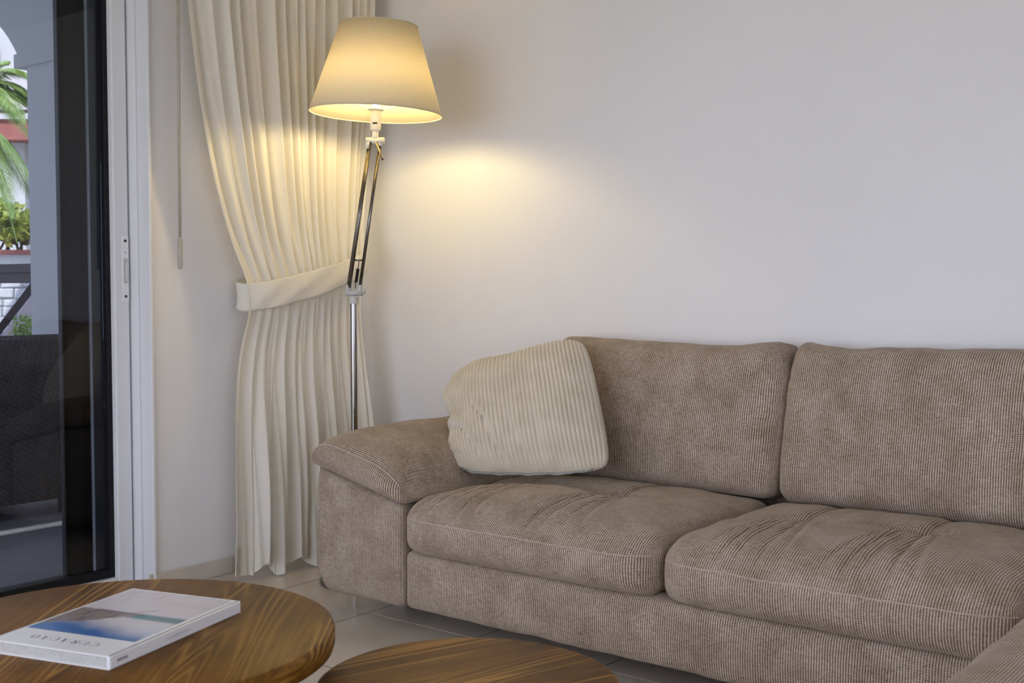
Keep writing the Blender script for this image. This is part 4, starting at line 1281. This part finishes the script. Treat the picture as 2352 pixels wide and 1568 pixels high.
D = 15.0
bld = empty('white_building', fr(ll(20, D), D+1, -1.5))
tag(bld, 'white apartment building with a red balcony band seen through the arch', 'building')
fbox('wall', ll(-700, D), ll(62, D), D, D+3, -1.5, zz(330, D), M['facade'], bld)
fbox('wall', ll(62, D), ll(240, D), D+0.6, D+3, -1.5, zz(330, D), M['facade'], bld)
fbox('upper_wall', ll(-700, D), ll(240, D), D+0.9, D+3, zz(330, D), 6.5, M['facade'], bld)
sl = fbox('balcony_slab', ll(-700, D), ll(240, D), D-0.25, D+0.9, zz(329, D), zz(284, D), M['redband'], bld)
fbox('balcony_cap', ll(-700, D), ll(240, D), D-0.30, D-0.2, zz(284, D), zz(276, D), M['facade'], sl)
fbox('balcony_rail', ll(-700, D), ll(240, D), D-0.22, D-0.17, zz(268, D), zz(261, D), M['darkwood'], sl)
for k in range(9):
    p = -560 + k*90
    fbox('baluster', ll(p, D), ll(p+6, D), D-0.21, D-0.18, zz(276, D), zz(262, D), M['darkwood'], sl)
for (p0, p1, q0, q1) in ((12, 22, 122, 140), (-6, 2, 98, 112), (-90, -60, 90, 140)):
    w = fbox('window', ll(p0, D), ll(p1, D), D+0.87, D+0.95, zz(q1, D), zz(q0, D), M['bluewin'], bld)
w = fbox('doorway', ll(60, D), ll(84, D), D+0.56, D+0.62, zz(468, D), zz(436, D), M['bluewin'], bld)

# planter wall with the hedge
D2 = 11.5
pl = empty('planter_wall', fr(ll(30, D2), D2, -1.5))
tag(pl, 'white garden planter wall with a red coping below the hedge', 'wall')
fbox('body', ll(-700, D2), ll(260, D2), D2, D2+0.8, -1.5, zz(585, D2), M['facade'], pl)
fbox('coping', ll(-700, D2), ll(260, D2), D2-0.03, D2+0.83, zz(585, D2), zz(574, D2), M['redband'], pl)

def leaf_cloud(count, sampler, size, mat, name, parent, seed):
    r = random.Random(seed)
    V, F = [], []
    for i in range(count):
        p = Vector(sampler(r))
        d = Vector((r.uniform(-1, 1), r.uniform(-1, 1), r.uniform(-0.3, 1))).normalized()
        s = Vector((r.uniform(-1, 1), r.uniform(-1, 1), r.uniform(-1, 1))).cross(d).normalized()
        l = size*r.uniform(0.6, 1.3); w = l*0.32
        n = len(V)
        V += [tuple(p), tuple(p+d*l*0.5+s*w), tuple(p+d*l), tuple(p+d*l*0.5-s*w)]
        F.append((n, n+1, n+2, n+3))
    return mesh(name, V, F, mat, parent, False)
hedge = empty('hedge', fr(ll(30, D2), D2+0.4, zz(574, D2)))
tag(hedge, 'yellow-green leafy hedge growing on the planter wall', 'hedge')
def hs(r):
    u = r.uniform(-400, 150); d = D2 + r.uniform(0.0, 0.75)
    top = 480 + 14*math.sin(u*0.05) + 10*math.sin(u*0.13)
    return fr(ll(u, D2), d, zz(r.uniform(top, 555), D2))
leaf_cloud(4200, hs, 0.10, M['leafyellow'], 'foliage', hedge, 3)
hr = random.Random(9)
sv = []
for i in range(40):
    u = hr.uniform(-400, 150); b = fr(ll(u, D2), D2+hr.uniform(0.15, 0.6), zz(574, D2)); t = fr(ll(u+hr.uniform(-12, 12), D2), D2+hr.uniform(0.15, 0.6), zz(520, D2))
    sv.append(tube_vf([b, t], 0.012, 5))
v, f = join(sv); mesh('stem', v, f, M['stem'], hedge, False)

# stone wall below, seen under the rail
D3 = 9.6
sw = empty('stone_wall', fr(ll(30, D3), D3, -1.5))
tag(sw, 'low wall of white irregular stones seen under the railing', 'wall')
fbox('backing', ll(-260, D3), ll(240, D3), D3, D3+0.35, -1.5, zz(640, D3), M['joint'], sw)
sr = random.Random(21)
rowz = zz(640, D3)
y = -0.35
row = 0
zc = zz(642, D3)
while zc > zz(800, D3):
    hgt = sr.uniform(0.06, 0.10)
    x = ll(-90, D3) + sr.uniform(-0.1, 0.1)
    while x < ll(150, D3):
        wd = sr.uniform(0.09, 0.20)
        dz = [sr.uniform(-0.008, 0.008) for _ in range(8)]
        ins = 0.006
        v = [fr(x+ins+dz[0], D3-0.02, zc-hgt+ins+dz[1]), fr(x+wd-ins+dz[2], D3-0.02, zc-hgt+ins+dz[3]), fr(x+wd-ins+dz[4], D3+0.05, zc-hgt+ins), fr(x+ins, D3+0.05, zc-hgt+ins),
             fr(x+ins+dz[5], D3-0.02, zc-ins+dz[6]), fr(x+wd-ins+dz[7], D3-0.02, zc-ins), fr(x+wd-ins, D3+0.05, zc-ins), fr(x+ins, D3+0.05, zc-ins)]
        st = mesh('stone', v, BF, M['stone'], sw, False)
        bevel(st, 0.008, 1)
        x += wd
    zc -= hgt

# pale pink stair flank with a shrub
D4 = 8.7
def quadprism(name, pts, d0, d1, mat, parent=None):
    V = [fr(ll(p, D4), d0, zz(q, D4)) for p, q in pts] + [fr(ll(p, D4), d1, zz(q, D4)) for p, q in pts]
    n = len(pts)
    F = [tuple(range(n)), tuple(range(2*n-1, n-1, -1))] + [(i, n+i, n+(i+1) % n, (i+1) % n) for i in range(n)]
    return mesh(name, V, F, mat, parent, False)
flank = quadprism('stair_flank', [(-60, 850), (140, 590), (140, 680), (60, 785), (10, 850)], D4, D4+0.15, M['pinkplaster'])
tag(flank, 'pale pink sloping stair wall behind the brace of the railing', 'wall')
sh_ = empty('shrub', fr(ll(84, D4), D4-0.2, -1.5))
tag(sh_, 'small pale green shrub beside the pink stair wall', 'shrub')
def ss(r):
    a = r.uniform(0, 6.28); q = r.uniform(0, 1)**0.5
    return fr(ll(84, D4)+0.09*q*math.cos(a), D4-0.2+r.uniform(-0.08, 0.08), zz(762, D4)+0.13*q*math.sin(a))
leaf_cloud(420, ss, 0.035, M['leafgreen'], 'foliage', sh_, 8)
v, f = tube_vf([fr(ll(84, D4), D4-0.2, -1.5), fr(ll(84, D4), D4-0.2, zz(772, D4))], 0.012, 6)
mesh('stem', v, f, M['stem'], sh_, False)

# palms: arching fronds with hanging leaflets
def make_palm(root, crown, fronds, mat, seed, trunk_base, lw=0.0042):
    r = random.Random(seed)
    c = Vector(crown)
    tv = tube_vf([trunk_base, tuple((Vector(trunk_base)+c)/2 + Vector((0.04, 0.02, 0))), crown], [0.11, 0.09, 0.08], 10)
    mesh('trunk', tv[0], tv[1], M['stem'], root, True)
    for (az, rise, ln, sag) in fronds:
        d = Vector(CR)*math.cos(az) + Vector(CF)*math.sin(az)
        pts = []
        n = 16
        for i in range(n+1):
            t = i/n
            pts.append(c + d*ln*t + Vector((0, 0, rise*t - sag*t*t)))
        V, F = tube_vf([tuple(p) for p in pts], [0.014*(1-0.7*i/n) for i in range(n+1)], 5)
        V = list(V); F = list(F)
        for i in range(1, n*5):
            t = i/(n*5)
            k = min(int(t*n), n-1); ft = t*n-k
            p = pts[k].lerp(pts[k+1], ft)
            tn = (pts[k+1]-pts[k]).normalized()
            side = tn.cross(Vector((0, 0, 1))).normalized()
            L_ = ln*0.50*math.sin(math.pi*(0.12+0.85*t))*r.uniform(0.8, 1.1)
            for s in (-1, 1):
                e = p + (tn*0.55 + side*s*0.75 + Vector((0, 0, -0.35)))*L_
                wv = tn*lw*1.6
                b = len(V)
                mid = p.lerp(e, 0.5) + Vector((0, 0, 0.03))
                V += [tuple(p-wv*0.4), tuple(p+wv*0.4), tuple(mid+wv), tuple(e), tuple(mid-wv)]
                F.append((b, b+1, b+2, b+3, b+4))
        mesh('frond', V, F, mat, root, False)
DP = 10.4
c1 = fr(ll(-70, DP), DP, zz(300, DP))
p1 = empty('palm', fr(ll(-70, DP), DP, -1.5)); tag(p1, 'green palm with drooping fronds in front of the white building', 'palm')
make_palm(p1, c1, [(0.1, 0.35, 0.62, 0.95), (-0.5, 0.2, 0.60, 1.0), (0.8, 0.25, 0.6, 0.9), (2.4, 0.3, 0.6, 0.8), (3.4, 0.3, 0.6, 0.8), (4.4, 0.3, 0.6, 0.8), (-0.15, -0.05, 0.45, 0.75), (0.3, -0.1, 0.40, 0.9)], M['leafgreen'], 4, fr(ll(-70, DP), DP, -1.5))
DQ = 13.2
c2 = fr(ll(-45, DQ), DQ, zz(215, DQ))
p2 = empty('palm', fr(ll(-45, DQ), DQ, -1.5)); tag(p2, 'pale feathery palm crown above the red balcony band', 'palm')
make_palm(p2, c2, [(0.2, 0.65, 0.75, 0.85), (-0.4, 0.45, 0.72, 0.85), (0.0, 0.9, 0.70, 0.8), (-0.2, 0.25, 0.66, 0.8), (0.4, 0.4, 0.7, 0.6), (2.7, 0.5, 0.6, 0.7), (3.5, 0.3, 0.6, 0.7), (1.2, 0.6, 0.4, 0.5), (0.5, 0.75, 0.35, 0.4), (5.0, 0.3, 0.5, 0.6), (2.0, 0.7, 0.4, 0.5)], M['leafgreen'], 5, fr(ll(-45, DQ), DQ, -1.5))

# unseen overhang, added to block the high sun at the rear window
tag(box('sun_block_rear', (-4.2, -4.6, 2.62), (1.0, -2.62, 2.78), M['plaster']), kind='structure')
